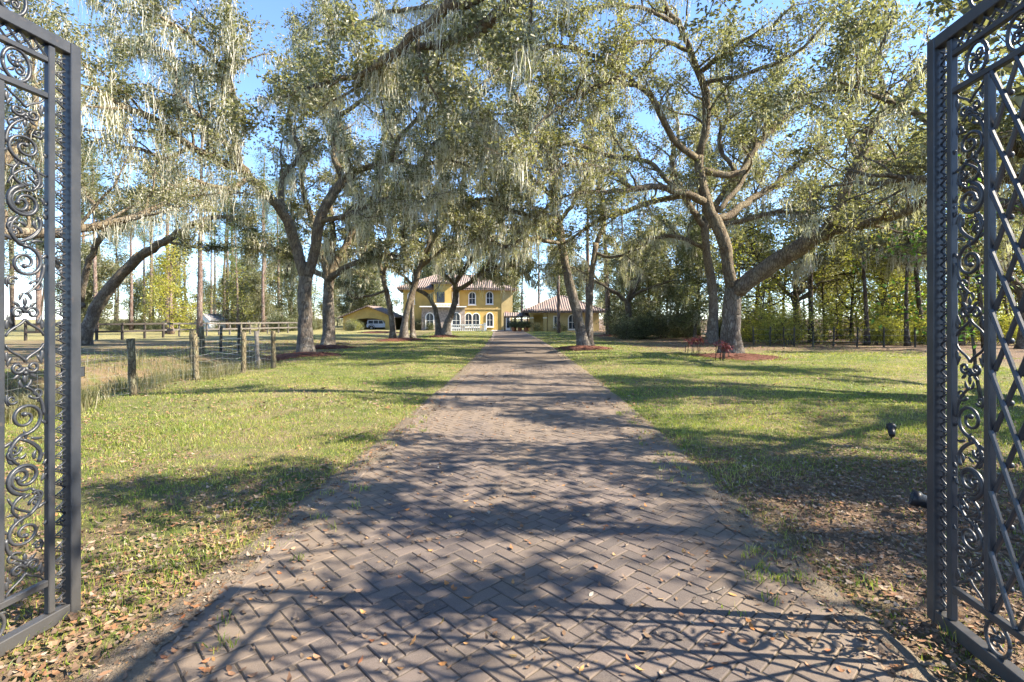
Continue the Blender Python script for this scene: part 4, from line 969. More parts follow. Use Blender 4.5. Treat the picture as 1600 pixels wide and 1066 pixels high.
def hip_roof(parent, x0, x1, y0, y1, z, rise, over=.6, mat=None):
    x0 -= over; x1 += over; y0 -= over; y1 += over; d = min(x1-x0, y1-y0)/2
    if x1-x0 >= y1-y0: a, b = (x0+d, (y0+y1)/2), (x1-d, (y0+y1)/2)
    else: a, b = ((x0+x1)/2, y0+d), ((x0+x1)/2, y1-d)
    V = [(x0,y0,z),(x1,y0,z),(x1,y1,z),(x0,y1,z),(*a,z+rise),(*b,z+rise)]
    mb = MB()
    if x1-x0 >= y1-y0: mb.add(V, [np.array([(0,1,5,4),(2,3,4,5)]), np.array([(1,2,5),(3,0,4)])])
    else: mb.add(V, [np.array([(1,2,5,4),(3,0,4,5)]), np.array([(0,1,4),(2,3,5)])])
    mb.add([(p[0],p[1],p[2]-.18) for p in V[:4]]+V[:4], [np.array([(3,2,1,0),(0,1,5,4),(1,2,6,5),(2,3,7,6),(3,0,4,7)])])
    r = mb.build("roof", mat or m_tile, parent)
    rd = MB()
    for p, q in ((V[0],V[4]),(V[3],V[4]) if x1-x0 >= y1-y0 else (V[1],V[4]),(V[1],V[5]) if x1-x0 >= y1-y0 else (V[3],V[5]),(V[2],V[5]),(V[4],V[5])): rd.bar(p, q, .11, 6)
    rd.build("ridge_tiles", m_tile, r)
    # barrel tile ends along the front eave
    et = MB()
    for xx in np.arange(x0+.1, x1, .26): et.tube([(xx,y0-.03,z+.0),(xx,y0+.55,z+.0+.55*rise/d+.03)], .1, 5)
    et.build("eave_tiles", m_tile, r, kind="stuff")
    return r
HY = 70.0; q = HY/800
def hx(px): return (px-800)*q
def hz(py): return CAMZ+(497-py)*q
house = empty("house", (0, HY, 0), label="two storey yellow stucco house with arched windows and tiled roof", cat="house")
def part(name, mat, boxes, parent=house, y0=HY):
    mb = MB()
    for a, b in boxes: mb.box((a[0], a[1]-y0, a[2]), (b[0], b[1]-y0, b[2]))
    return mb.build(name, mat, parent)
ZE = hz(452)
part("wall", m_stucco, [((hx(640),HY,-.3),(hx(807),HY+9,ZE))])
hip_roof(house, hx(640), hx(807), 0, 9, ZE, 2.2, .75)
part("quoin", m_stucco2, [((hx(790),HY-.12,-.3),(hx(807)+.05,HY-.002,ZE-.05))])
part("band_course", m_stucco2, [((hx(690),HY-.08,hz(484)),(hx(790)-.002,HY-.002,hz(482)))])
# projecting entry bay with stone cladding, balcony and its own little roof
part("entry_bay", m_stucco, [((hx(686),HY-1.6,hz(481)),(hx(712),HY-.002,hz(444)))])
part("stone_cladding", m_stone, [((hx(668),HY-1.8,-.3),(hx(732),HY-.13,hz(481)-.002))])
hip_roof(house, hx(686), hx(712), -1.6, 1.2, hz(444), 1.0, .35)
w0 = part("balcony_opening", m_glass, [((hx(690),HY-1.66,hz(474)),(hx(702),HY-1.603,hz(458)))])
part("balcony_rail", m_white, [((hx(686),HY-2.3,hz(477)),(hx(712),HY-2.2,hz(475)))]+[((hx(686+2.2*k_),HY-2.28,hz(481)),(hx(686+2.2*k_)+.07,HY-2.22,hz(477))) for k_ in range(12)])
part("cornice", m_white, [((hx(665),HY-2.4,hz(481)+.002),(hx(734),HY-1.62,hz(481)+.14))])
for (px, z0, h_, w_, ar, yo) in ((771.5,3.62,1.55,.78,True,0),(744.5,3.55,1.55,.78,True,0),(719,3.55,1.5,.75,False,0),(652,3.6,1.4,.75,True,0),(772,.55,1.75,.8,True,0),(739,.5,1.75,.85,True,0),(750.5,.5,1.75,.85,True,0),(719,.45,1.85,.95,True,-1.8),(680,.45,1.8,.9,True,-1.8)):
    window(house, hx(px), yo-(.0 if yo else 0), z0, w_, h_, ar)
part("door", m_white, [((hx(797),HY-.2,-.1),(hx(804),HY-.121,1.95))]); part("door_pane", m_glass, [((hx(798.2),HY-.23,.3),(hx(802.8),HY-.201,1.75))])
part("wall_vent", simple("pink_louvre", (.5,.26,.22), .8), [((hx(796),HY-.18,hz(494)),(hx(801),HY-.121,hz(487)))])
house.rotation_euler = (0,0,radians(9)); house.location.x = -.6
# white balustrade
bal = empty("balustrade", (0, 64, 0), label="white turned balustrade in front of the house porch", cat="balustrade")
bq = 64/800; bx0, bx1 = (703-800)*bq, (758-800)*bq
mb = MB(); mb.box((bx0,-.12,.72),(bx1,.12,.86)); mb.build("top_rail", m_white, bal)
mb = MB(); mb.box((bx0,-.12,-.06),(bx1,.12,.06)); mb.build("plinth", m_white, bal)
lathe = MB()
prof = [(0,.075),(.06,.075),(.08,.05),(.2,.09),(.3,.075),(.5,.035),(.58,.06),(.66,.07)]
lathe.tube([(0,0,.06+z) for z,_ in prof], [r for _,r in prof], 8); lm_ = lathe.mesh("baluster", True)
for x in np.arange(bx0+.25, bx1-.1, .27): obj("baluster", lm_, m_white, bal, (x, 0, 0))
for x in (bx0, bx1):
    mb = MB(); mb.cbox((x-.17,-.17,-.06),(x+.17,.17,.95)); mb.cbox((x-.21,-.21,.952),(x+.21,.21,1.02)); mb.build("pier", m_white, bal)
# outbuilding on the right
OY = 62.0; q2 = OY/800
def ox(px): return (px-800)*q2
ob = empty("outbuilding", (0, OY, 0), label="low yellow outbuilding with brown tiled hip roof right of the drive", cat="outbuilding")
def opart(name, mat, boxes): return part(name, mat, boxes, ob, OY)
opart("wall", m_stucco2, [((ox(856),OY,-.3),(ox(936),OY+8,2.45))])
opart("porch_wall", m_stucco, [((ox(829),OY+2.5,-.3),(ox(856)-.002,OY+8,2.45))])
opart("lintel", m_stucco2, [((ox(826),OY,2.05),(ox(856)-.002,OY+.35,2.45))])
for px in (828, 849): opart("column", m_stucco2, [((ox(px),OY+.01,-.3),(ox(px)+.42,OY+.34,2.05-.002))]); opart("column_cap", m_white, [((ox(px)-.05,OY-.03,1.6),(ox(px)+.47,OY-.002+.012,1.72))])
hip_roof(ob, ox(824), ox(938), 0, 8, 2.47, 2.0, .65)
window(ob, ox(894), 0, .35, .8, 1.65, True); window(ob, ox(868), 0, .6, .3, 1.2, False, False)
# covered walk between house and outbuilding
cw = empty("covered_walk", (0, 64.5, 0), label="dark timber covered walk between the house and the outbuilding", cat="arbour")
q3 = 64.5/800
mb = MB(); mb.add([((788-800)*q3,-1,1.92),((828-800)*q3,-1,1.92),((828-800)*q3,.2,2.35),((788-800)*q3,.2,2.35),((788-800)*q3,-1,1.84),((828-800)*q3,-1,1.84),((828-800)*q3,.2,2.27),((788-800)*q3,.2,2.27)], [np.array([(0,1,2,3),(7,6,5,4),(0,4,5,1),(1,5,6,2),(2,6,7,3),(3,7,4,0)])]); mb.build("roof", m_tile, cw)
mb = MB(); mb.box(((788-800)*q3,-1.05,1.68),((828-800)*q3,-.9,1.835)); mb.build("beam", m_darkwood, cw)
for px in (789, 806, 824): mb = MB(); mb.box(((px-800)*q3-.07,-1.03,-.1),((px-800)*q3+.07,-.92,1.679)); mb.build("post", m_darkwood, cw)
# carport
CY = 70.0; q4 = CY/800
cp = empty("carport", ((575-800)*q4, CY, 0), label="yellow gabled carport left of the house with an arched opening", cat="carport")
hwc = 3.4; 
def arch_front(y):
    n = 12; ov = []
    pts = [(-hwc,-.2),(-hwc,1.9),(0,3.2),(hwc,1.9),(hwc,-.2)]
    inn = [(-2.35,-.2)]+[(-2.35*cos(pi*k_/n), 1.1+.5*sin(pi*k_/n)) for k_ in range(n+1)]+[(2.35,-.2)]
    return pts, inn
pts, inn = arch_front(0); mb = MB(); n_a, n_b = len(pts), len(inn)
# front wall as strip between outline and arch
out_s = [(-hwc,-.2)]+[(-hwc+2*hwc*k_/12, 1.9+1.3*(1-abs(-1+2*k_/12))) for k_ in range(13)]+[(hwc,-.2)]
for yy_ in (0, .3): mb.add([(a,yy_,b) for a,b in out_s]+[(a,yy_,b) for a,b in inn], [np.array([(k_,k_+1,15+k_+1,15+k_) for k_ in range(14)])])
mb.add([(a,0,b) for a,b in inn]+[(a,.3,b) for a,b in inn], [np.array([(k_,k_+1,15+k_+1,15+k_) for k_ in range(14)])]); mb.build("front_wall", m_stucco, cp)
mb = MB(); mb.box((-hwc,6.5,-.2),(hwc,6.7,1.9)); mb.box((hwc-.2,.301,-.2),(hwc,6.499,1.9)); mb.build("wall", m_interior, cp)
mb = MB(); mb.box((-hwc,3.2,-.2),(-hwc+.35,3.55,1.9)); mb.build("column", m_stucco, cp)
mb = MB()
for sg in (-1, 1): mb.add([(0,-.5,3.36),(sg*(hwc+.6),-.5,1.72),(sg*(hwc+.6),7,1.72),(0,7,3.36),(0,-.5,3.22),(sg*(hwc+.6),-.5,1.58),(sg*(hwc+.6),7,1.58),(0,7,3.22)], [np.array([(0,1,2,3),(7,6,5,4),(0,4,5,1),(1,5,6,2),(2,6,7,3)])])
mb.build("roof", m_tile, cp)
# white off-roader parked before the carport
car = empty("parked_car", ((570-800)*q4+2.0, 70.9, 0), label="white four door off-road car parked under the carport arch, seen side on", cat="car")
mb = MB()
lower = [(-2.2,.45),(-2.25,.95),(-2.15,1.02),(.85,1.05),(2.1,.98),(2.2,.85),(2.2,.45)]
mb.prism(lower, -.85, .85); body = mb.build("body", m_car, car)
mb = MB(); mb.prism([(-2.15,1.023),(-2.05,1.72),(.4,1.74),(.8,1.053)], -.78, .78); mb.build("cabin", m_car, car)
for a_, b_ in ((-1.95,-1.15),(-1.05,-.3),(-.2,.45)):
    mb = MB(); mb.prism([(a_,1.1),(a_+.03,1.62),(b_-.08 if b_ > 0 else b_,1.62),(b_+(.12 if b_ > 0 else 0),1.1)], -.80, -.782); mb.build("side_window", m_glass, car)
wl = MB(); wl.tube([(0,-.12,0),(0,.12,0)], .38, 18); wlm = wl.mesh("tyre"); rm = MB(); rm.tube([(0,-.135,0),(0,-.12,0)], .21, 12); rmm = rm.mesh("rim")
for x in (-1.4, 1.45):
    for y in (-.8, .8): t_ = obj("wheel", wlm, m_tyre, car, (x,y,.38)); obj("rim", rmm, m_chrome, t_)
mb = MB(); mb.tube([(-2.28,0,.98),(-2.5,0,.98)], .36, 16); mb.build("spare_wheel", m_tyre, car)
mb = MB(); mb.box((2.2,-.8,.45),(2.38,.8,.65)); mb.build("bumper", m_black, car)
for x in (-1.4, 1.45): mb = MB(); mb.tube([(x+.52*cos(a),-.87,.42+.5*sin(a)) for a in np.linspace(0,pi,9)], .05, 5); mb.build("wheel_arch", m_black, car)
car.scale = (.82,.82,.8)
# white shed
sh = empty("garden_shed", ((318-800)/800*66, 66, 0), label="small white shed with a grey gable roof across the field", cat="shed")
mb = MB(); mb.prism([(-1.3,-.1),(-1.3,1.7),(0,2.6),(1.3,1.7),(1.3,-.1)], 0, 3); mb.build("wall", m_shed, sh)
mb = MB()
for sg in (-1,1): mb.add([(0,-.25,2.75),(sg*1.55,-.25,1.65),(sg*1.55,3.2,1.65),(0,3.2,2.75),(0,-.25,2.66),(sg*1.55,-.25,1.56),(sg*1.55,3.2,1.56),(0,3.2,2.66)], [np.array([(0,1,2,3),(7,6,5,4),(0,4,5,1),(1,5,6,2),(2,6,7,3)])])
mb.build("roof", m_shedroof, sh)
window(sh, 0, 0, .75, .55, .95, True, True)
mb = MB(); mb.prism([(-4.2,-.1),(-4.2,1.3),(-1.302,1.65),(-1.302,-.1)], .6, 2.8); mb.build("lean_to", m_shedroof, sh)
sh.rotation_euler = (0,0,-.35); sh.scale = (.8,.8,.8)
# pots by the covered walk
POT = MB(); POT.tube([(0,0,0),(0,0,.15),(0,0,.45),(0,0,.5)], [.2,.24,.3,.31], 10); potm = POT.mesh("pot", True)
for i_, (px, Y, lb) in enumerate(((803,63,"potted shrub left of the covered walk post"),(812,62.6,"potted shrub under the covered walk"),(822,62.2,"potted shrub beside the outbuilding porch"))):
    e = proto_shrub(80+i_, .8, .7, m_leaf_dark, 9, .13, 7, "potted_shrub"); e.location = ((px-800)/800*Y, Y, .45); tag(e, lb, "potted plant", "potted shrubs at the covered walk")
    obj("pot", potm, m_terra, e, (0,0,-.45))
for i_, (px, Y, lb) in enumerate(((660,67,"dark shrub by the left windows of the house"),(672,66.5,"dark shrub beside the stone cladding"),(650,67.5,"dark shrub at the left corner of the house"),(560,66,"low green shrub before the carport"),(548,65.5,"low green shrub left of the carport"),(555,64.5,"lowest green shrub at the carport corner"),(872,60.5,"clipped shrub left of the outbuilding window"),(880,60.5,"clipped shrub under the outbuilding window"),(840,60.6,"small shrub at the outbuilding porch"))):
    place(SH_D[i_ % 2], "house_shrub", (px-800)/800*Y, Y, lb, "shrub", "shrubs round the house", .45 if i_ > 5 else .6, i_*1.3)

# ------------------------------------------------------------------ fences
def post_mesh(h_, r, seed):
    rr = np.random.default_rng(seed); mb = MB(); z = np.linspace(-.3, h_, 7); mb.tube(np.stack([rr.normal(0,.006,7), rr.normal(0,.006,7), z], 1), r*rr.uniform(.95,1.06,7), 9, lump=.04); return mb.mesh("post", True)
wf = empty("wire_fence", (-8.0, 6, 0), label="woven wire fence on leaning wooden posts along the left lawn", cat="fence")
posts = [(208,620,.115),(307,596,.1),(380,586,.1),(427,577,.095)]
pxy = [ground_at(a,b) for a,b,_ in posts]; pxy = [(-7.9,7.2)]+pxy+[(-7.75,20.5),(-7.7,24)]; tilt = [.02,-.04,-.05,.02,.0,.03,-.02]
for i_, ((x,y), tl) in enumerate(zip(pxy, tilt)):
    if y > 18 and y < 24.5: continue
    obj("post", post_mesh(1.2, .072, i_), m_post, wf, (x+8.0, y-6, float(gh(x,y))), (0, tl, 0))
for i_ in range(len(pxy)-1):
    if pxy[i_][1] > 16: continue
    a = np.array(pxy[i_]); b = np.array(pxy[i_+1]); mb = MB(); d = b-a; ln = np.linalg.norm(d)
    for z in (.08,.22,.36,.52,.68,.86,1.06):
        t_ = np.linspace(0,1,7); mb.tube(np.stack([a[0]+d[0]*t_+8.0, a[1]+d[1]*t_-6, z+0.03*np.sin(t_*9+z*7)], 1), .0013, 3, cap=False)
    for u in np.arange(.15, ln, .17):
        p = a+d*u/ln; mb.bar((p[0]+8.0, p[1]-6, .08),(p[0]+8.0, p[1]-6, 1.06), .0011, 3)
    mb.build("wire_panel", m_wire, wf)
f2 = empty("wire_fence", (-9, 18, 0), label="second wire fence running left from the last post to the paddock", cat="fence")
sp_ = [(403,575,.07,m_rail),(316,557,.1,m_post),(300,570,.08,m_post),(345,553,.06,m_post_dark),(372,556,.06,m_post_dark)]
for i_, (a,b,r,mt) in enumerate(sp_):
    x, y = ground_at(a,b); obj("post", post_mesh(1.2, r, 20+i_), mt, f2, (x+9, y-18, float(gh(x,y))), (0,.02*(i_-2),0))
p0 = np.array(ground_at(427,577)); p1 = np.array(ground_at(316,557)); mb = MB()
for z in (.1,.3,.5,.7,.9,1.08): mb.tube([(p0[0]+9,p0[1]-18,z),((p0+p1)[0]/2+9,(p0+p1)[1]/2-18,z-.02),(p1[0]+9,p1[1]-18,z)], .003, 3, cap=False)
mb.build("wire_panel", m_wire, f2)
def rail_fence(name, label, pts, h_, mat, n_rails=2, pr=.07):
    e = empty(name, (pts[0][0], pts[0][1], 0), label=label, cat="fence"); o = np.array(pts[0])
    pm_ = MB(); pm_.cbox((-pr,-pr,-.2),(pr,pr,h_), .01); pm2 = pm_.mesh("post")
    for i_, p in enumerate(pts):
        obj("post", pm2, mat, e, (p[0]-o[0], p[1]-o[1], 0))
        if i_+1 < len(pts):
            b = np.array(pts[i_+1])-o; a = np.array(p)-o; d = b-a; ln = np.linalg.norm(d)
            for r_ in range(n_rails):
                z = h_*(.92-r_*.42); mb = MB(); mb.cbox((0,-.03,-.07),(ln-.02,.03,.07), .006); mb.build("rail", mat, e, loc=None).location = (a[0]-d[1]/ln*-.1, a[1]-.1, z)
                e.children[-1].rotation_euler = (0,0,math.atan2(d[1],d[0]))
    return e
rail_fence("rail_fence", "dark rail fence at the far side of the paddock behind the left gate", [( (px-800)/800*Y, Y) for px, Y in ((40,36),(95,36.5),(151,37),(191,38),(226,40),(255,42))], 1.3, m_rail_dark)
rail_fence("rail_fence", "pale weathered rail fence crossing the field in front of the shed", [((px-800)/800*Y, Y) for px, Y in ((255,44),(280,45),(323,46),(342,47),(359,48),(376,49),(391,50),(404,51),(418,52),(435,53),(450,54),(470,55))], 1.25, m_rail, 2, .06)
rf = empty("wood_fence", (14, 28, 0), label="line of dark thin posts with wire in front of the right-hand wood", cat="fence")
rp = [(1178,29.5),(1203,29.3),(1225,29),(1241,29),(1270,28.7),(1302,28.4),(1339,28.1),(1381,27.8),(1430,27.4),(1480,27),(1540,26.5)]
for i_, (px, Y) in enumerate(rp):
    x = (px-800)/800*Y; obj("post", post_mesh(1.15, .045, 40+i_), m_post_dark, rf, (x-14, Y-28, 0), (0, R_.uniform(-.05,.05), 0))
mb = MB()
for z in (.35,.7,1.0): mb.tube([((px-800)/800*Y-14, Y-28, z) for px, Y in rp], .004, 3, cap=False)
mb.build("wire", m_wire, rf)

# ------------------------------------------------------------------ mulch rings, red plants, small things on the lawn
def mulch(x, y, r, label, seed):
    r *= .85; rr = np.random.default_rng(seed); n, m_ = 40, 8; V = [(0,0,.16)]
    edge = 1+.12*np.sin(np.arange(n)*2*pi/n*3+seed)+rr.normal(0,.05,n)
    for k_ in range(1, m_+1):
        f = k_/m_; a = np.arange(n)*2*pi/n
        for j in range(n): V.append((r*f*edge[j]*cos(a[j]), r*f*edge[j]*sin(a[j]), .15*(1-f**2)+rr.uniform(-.012,.03)*(1 if k_ < m_ else 0)-(.06 if k_ == m_ else 0)))
    T = [(0,1+j,1+(j+1)%n) for j in range(n)]; Q = [(1+k_*n+j,1+(k_+1)*n+j,1+(k_+1)*n+(j+1)%n,1+k_*n+(j+1)%n) for k_ in range(m_-1) for j in range(n)]
    mb = MB(); mb.add(V, [np.array(T), np.array(Q)])
    o = mb.build("mulch_bed", m_mulch, None); o.location = (x, y, float(gh(x,y))-.01); tag(o, label, "mulch", "mulch rings round the oaks")
    # loose chips
    nC = 500; a = rr.uniform(0,6.28,nC); rad = r*np.sqrt(rr.uniform(.1,1.15,nC)); c = np.stack([rad*np.cos(a), rad*np.sin(a), .15*(1-np.minimum(rad/r,1)**2)+.02], 1)
    th = rr.uniform(0,6.28,nC); L2 = rr.uniform(.03,.09,nC)[:,None]; d = np.stack([np.cos(th),np.sin(th),rr.uniform(-.3,.3,nC)],1)*L2; s2 = np.stack([-np.sin(th),np.cos(th),rr.uniform(-.4,.4,nC)],1)*.02
    V = np.stack([c-d-s2,c+d-s2,c+d+s2,c-d+s2],1).reshape(-1,3); o2_ = obj("chips", mesh_np("chips", V, [np.arange(nC*4).reshape(-1,4)]), m_mulch, o, kind="stuff")
for (px,py,r,lb) in ((1150,560,2.1,"red mulch bed with plants at the foot of the huge right oak"),(480,557,1.9,"red mulch ring round the forked left oak"),(511,545,1.7,"red mulch ring round the oak behind the forked oak"),(630,533,2.3,"red mulch ring round the three stemmed oak"),(912,547,1.7,"red mulch ring round the twin trunked oak"),(692,528,1.6,"mulch ring round the leaning oak by the house"),(952,526,1.7,"mulch ring round the leaning pine"),(592,521,2.6,"red mulch strip by the parked car")):
    x, y = ground_at(px,py); mulch(x, y, r, lb, int(px))
def cordyline(x, y, h_, seed, label):
    rr = np.random.default_rng(seed); e = empty("cordyline", (x,y,float(gh(x,y))+.08), label=label, cat="plant", group="red-leaved plants at the big oak"); st = MB(); lf = MB()
    for k_ in range(4):
        bx_, by_ = rr.normal(0,.12,2); hh = h_*rr.uniform(.5,.8); st.tube([(bx_,by_,-.1),(bx_+.02,by_,hh*.5),(bx_+.05*k_,by_+.03,hh)], [.018,.014,.01], 5)
        for j in range(16):
            a = rr.uniform(0,6.28); el = rr.uniform(.2,1.3); ln = h_*rr.uniform(.3,.5); z0 = hh*rr.uniform(.6,1); t_ = np.linspace(0,1,5)
            ev = el-1.1*t_; rx = np.cumsum(np.cos(ev))*ln/5; rz_ = np.cumsum(np.sin(ev))*ln/5
            wv = .03*np.sin(pi*(.1+.88*t_)); c = np.stack([bx_+.05*k_+rx*cos(a), by_+.03+rx*sin(a), z0+rz_], 1); sd2 = np.array([-sin(a),cos(a),0])
            V = np.concatenate([c-sd2*wv[:,None], c+sd2*wv[:,None]]); lf.add(V, [np.array([(q_,q_+1,q_+6,q_+5) for q_ in range(4)])])
    st.build("stem", m_bark_dark, e); lf.build("foliage", m_redleaf, e)
for i_, (px,py,h_,lb) in enumerate(((1120,566,1.0,"bushiest red-leaved plant in the mulch before the huge oak"),(1133,564,.85,"low red-leaved plant against the huge oak trunk"),(1090,556,1.15,"tall thin red-leaved plant left of the huge oak"),(1078,553,.9,"leftmost red-leaved plant beside the mulch bed"))):
    x, y = ground_at(px,py); cordyline(x, y, h_*.78, 90+i_, lb)
def spotlight(x, y, s_, rz, label, pitch):
    e = empty("garden_spotlight", (x, y, float(gh(x,y))), rz, label=label, cat="spotlight", group="garden spotlights on the lawn"); e.scale = (s_,)*3
    mb = MB(); mb.tube([(0,0,-.12),(0,0,.02),(0,0,.07)], [.006,.012,.012], 6); mb.build("stake", m_black, e)
    c, s2 = cos(pitch), sin(pitch); ax = np.array([c,0,s2]); o = np.array([0,0,.1])
    mb = MB(); mb.tube([o-ax*.085, o-ax*.08, o-ax*.02, o+ax*.05, o+ax*.052, o+ax*.1], [.02,.036,.042,.045,.055,.058], 14); mb.build("housing", m_black, e, True)
    mb = MB(); mb.tube([o+ax*.1, o+ax*.103], .05, 14); mb.build("lens", m_glass, e)
x, y = ground_at(1393,690); spotlight(x, y, 1.0, 1.0, "small black garden spotlight tilted up in the right lawn", .6)
x, y = ground_at(1452,820); spotlight(x, y, 1.15, 2.6, "black spotlight lying by the right gate edge", .25)

# ------------------------------------------------------------------ sapling behind the right gate, tall dry grass, brush
def sapling():
    global rng; rng = np.random.default_rng(71); x, y = 9.0, 9.8
    e = empty("leafy_sapling", (x, y, 0), label="fresh green broad-leaved sapling leaning in from behind the right gate", cat="sapling"); wd = MB(); cl = []
    st = grow((0,0,-.1), (-.12,0,1), 3.7, 10, .08); wd.tube(st, np.linspace(.035,.01,11), 6)
    for k_ in range(4, 11):
        for _ in range(3):
            b = grow(st[k_], (rng.uniform(-1,.3), rng.normal(0,.5), .1), rng.uniform(.8,1.7), 6, .18, -.06); wd.tube(b, np.linspace(.012,.004,7), 4, cap=False)
            for e_ in b[1:]: cl += [e_+rng.normal(0,.05,3) for _ in range(2)]
    wd.build("trunk", m_bark_dark, e); obj("crown", leaf_mesh("crown", [leaf_arrays(np.array(cl), 2, .09, .12, .055, 1.0, .5)]), m_leaf_fresh, e)
sapling()
def blades(name, X, Y, h_, wd, mat, seg=2, lean=.5, z0=-.01, **kw):
    n = len(X); th = rng.uniform(0,2*pi,n); az = rng.uniform(0,2*pi,n); H = h_*rng.uniform(.5,1.25,n); L3 = H*lean*np.abs(rng.normal(0,1,n))
    b = np.stack([X, Y, gh(X,Y)+z0], 1); s2 = np.stack([np.cos(th),np.sin(th),np.zeros(n)],1)*(wd/2)[:,None] if np.ndim(wd) else np.stack([np.cos(th),np.sin(th),np.zeros(n)],1)*wd/2
    tip = b+np.stack([np.cos(az)*L3, np.sin(az)*L3, H],1)
    if seg == 1:
        V = np.stack([b-s2,b+s2,tip],1).reshape(-1,3); return obj(name, mesh_np(name, V, [np.arange(3*n).reshape(-1,3)]), mat, **kw)
    md = b+np.stack([np.cos(az)*L3*.3, np.sin(az)*L3*.3, H*.62],1)
    V = np.stack([b-s2,b+s2,md+s2*.75,md-s2*.75,tip],1).reshape(-1,3); o = np.arange(n)[:,None]*5
    return obj(name, mesh_np(name, V, [o+np.array([[0,1,2,3]]), o+np.array([[3,2,4]])]), mat, **kw)
rng = np.random.default_rng(77)
def scatter(n, y0, y1, xlim, power=1.0):
    Y = y0+(y1-y0)*rng.uniform(0,1,n)**power; X = rng.uniform(-1,1,n)*np.minimum(Y*1.06+.3, xlim); return X, Y
def lawn_mask(X, Y, margin=.0):
    d = np.abs(X-cxd(Y))-HW; e = .16*vnoise(X*1.0,Y*1.0,4.0,9)
    ok = (d > -.16+e*1.3+margin)
    g = vnoise(X,Y,1.1,21)+.5*vnoise(X,Y,3.3,22)
    return ok, g
# close lawn
X, Y = scatter(105000, 2.0, 8.0, 12, .8); ok, g = lawn_mask(X, Y); dens = np.clip(.6+.5*g+.09*(Y-3.5), .06, 1)*(1-.72*np.clip((X-1.7)/.6,0,1)*np.clip((6-Y+g)/1.5,0,1)); ok &= rng.random(len(X)) < dens
blades("grass", X[ok], Y[ok], .05*(1+.5*vnoise(X[ok],Y[ok],1.9,51)), .006, m_grass, 2, .9, kind="stuff", label="short green lawn grass near the gates")
X, Y = scatter(190000, 8.0, 20.0, 16, 1.0); ok, g = lawn_mask(X, Y); dens = np.clip(.75+.4*g, .1, 1)*np.where(X < -7.9, .35, 1); ok &= rng.random(len(X)) < dens
blades("grass", X[ok], Y[ok], .055, .011, m_grass, 1, .9, kind="stuff", label="short green lawn grass beside the middle of the driveway")
X, Y = scatter(150000, 20.0, 60.0, 20, 1.3); ok, g = lawn_mask(X, Y, .1); dens = np.clip(.75+.4*g, .1, 1)*np.where(X < -8.5, .35, 1)*np.where((X > 7) & (Y > 24+2*g), .15, 1); ok &= rng.random(len(X)) < dens
blades("grass", X[ok], Y[ok], .065, .024, m_grass, 1, .9, kind="stuff", label="short green lawn grass of the far lawns")
# soil and dead leaves washed over the edges of the drive
for sg in (-1, 1):
    ys_ = np.arange(-.5, 40, .07); e0 = .17+.17*vnoise(ys_*1.0, ys_*0+sg*3, 2.6, 61)+.07*vnoise(ys_, ys_*0, 9, 62); e0 = np.clip(e0, .02, .6)
    rows = []
    for f_, zz_ in ((0, .0372),(.5,.0405),(1.0,None)):
        off_ = HW-e0*(1-f_)+f_*.12; xx_ = cxd(ys_)+sg*off_; zc_ = np.full(len(ys_), zz_) if zz_ else gh(xx_, ys_)-.006
        rows.append(np.stack([xx_, ys_, zc_+rng.normal(0,.0012,len(ys_))], 1))
    n_ = len(ys_); k2 = np.arange(n_-1); Q = np.concatenate([np.stack([k2+a*n_, k2+1+a*n_, k2+1+(a+1)*n_, k2+(a+1)*n_], 1) for a in (0,1)])
    obj("soil_edge", mesh_np("soil_edge", np.concatenate(rows), [Q], True), m_soil, drive, kind="stuff")
# weeds in the edges of the drive
X = []; Y = []
for _ in range(46):
    y = rng.uniform(2.4, 9); sg = rng.choice([-1,1]); x = cxd(y)+sg*(HW-rng.uniform(.0,.5)); n = rng.integers(8,26); X.append(x+rng.normal(0,.035,n)); Y.append(y+rng.normal(0,.035,n))
for _ in range(9):
    y = rng.uniform(2.5,3.6); x = rng.uniform(1.2,2.3); n = rng.integers(8,20); X.append(x+rng.normal(0,.04,n)); Y.append(y+rng.normal(0,.04,n))
blades("weeds", np.concatenate(X), np.concatenate(Y), .055, .006, m_grass, 2, .8, .03, kind="stuff", label="tufts of grass growing in the driveway edges")
# tall dry grass along the fence and ditch
n = 15000; Y = rng.uniform(5.5,18,n); X = -9.6+rng.normal(0,1.25,n); g = vnoise(X,Y,1.6,31); ok = (g > -.15) & (X < -7.75+.1*g)
blades("tall_grass", X[ok], Y[ok], .24*(1.2+.8*g[ok]), .010, m_drygrass, 2, .55, kind="stuff", label="tall dry grass and brush in the ditch behind the wire fence")
n = 5200; Y = rng.uniform(5.2,9.5,n); X = -8.15+rng.normal(0,.3,n)-.0*Y
blades("tall_grass", X, Y, .34, .011, m_drygrass, 2, .5, kind="stuff", label="clump of tall straw grass at the near end of the wire fence")

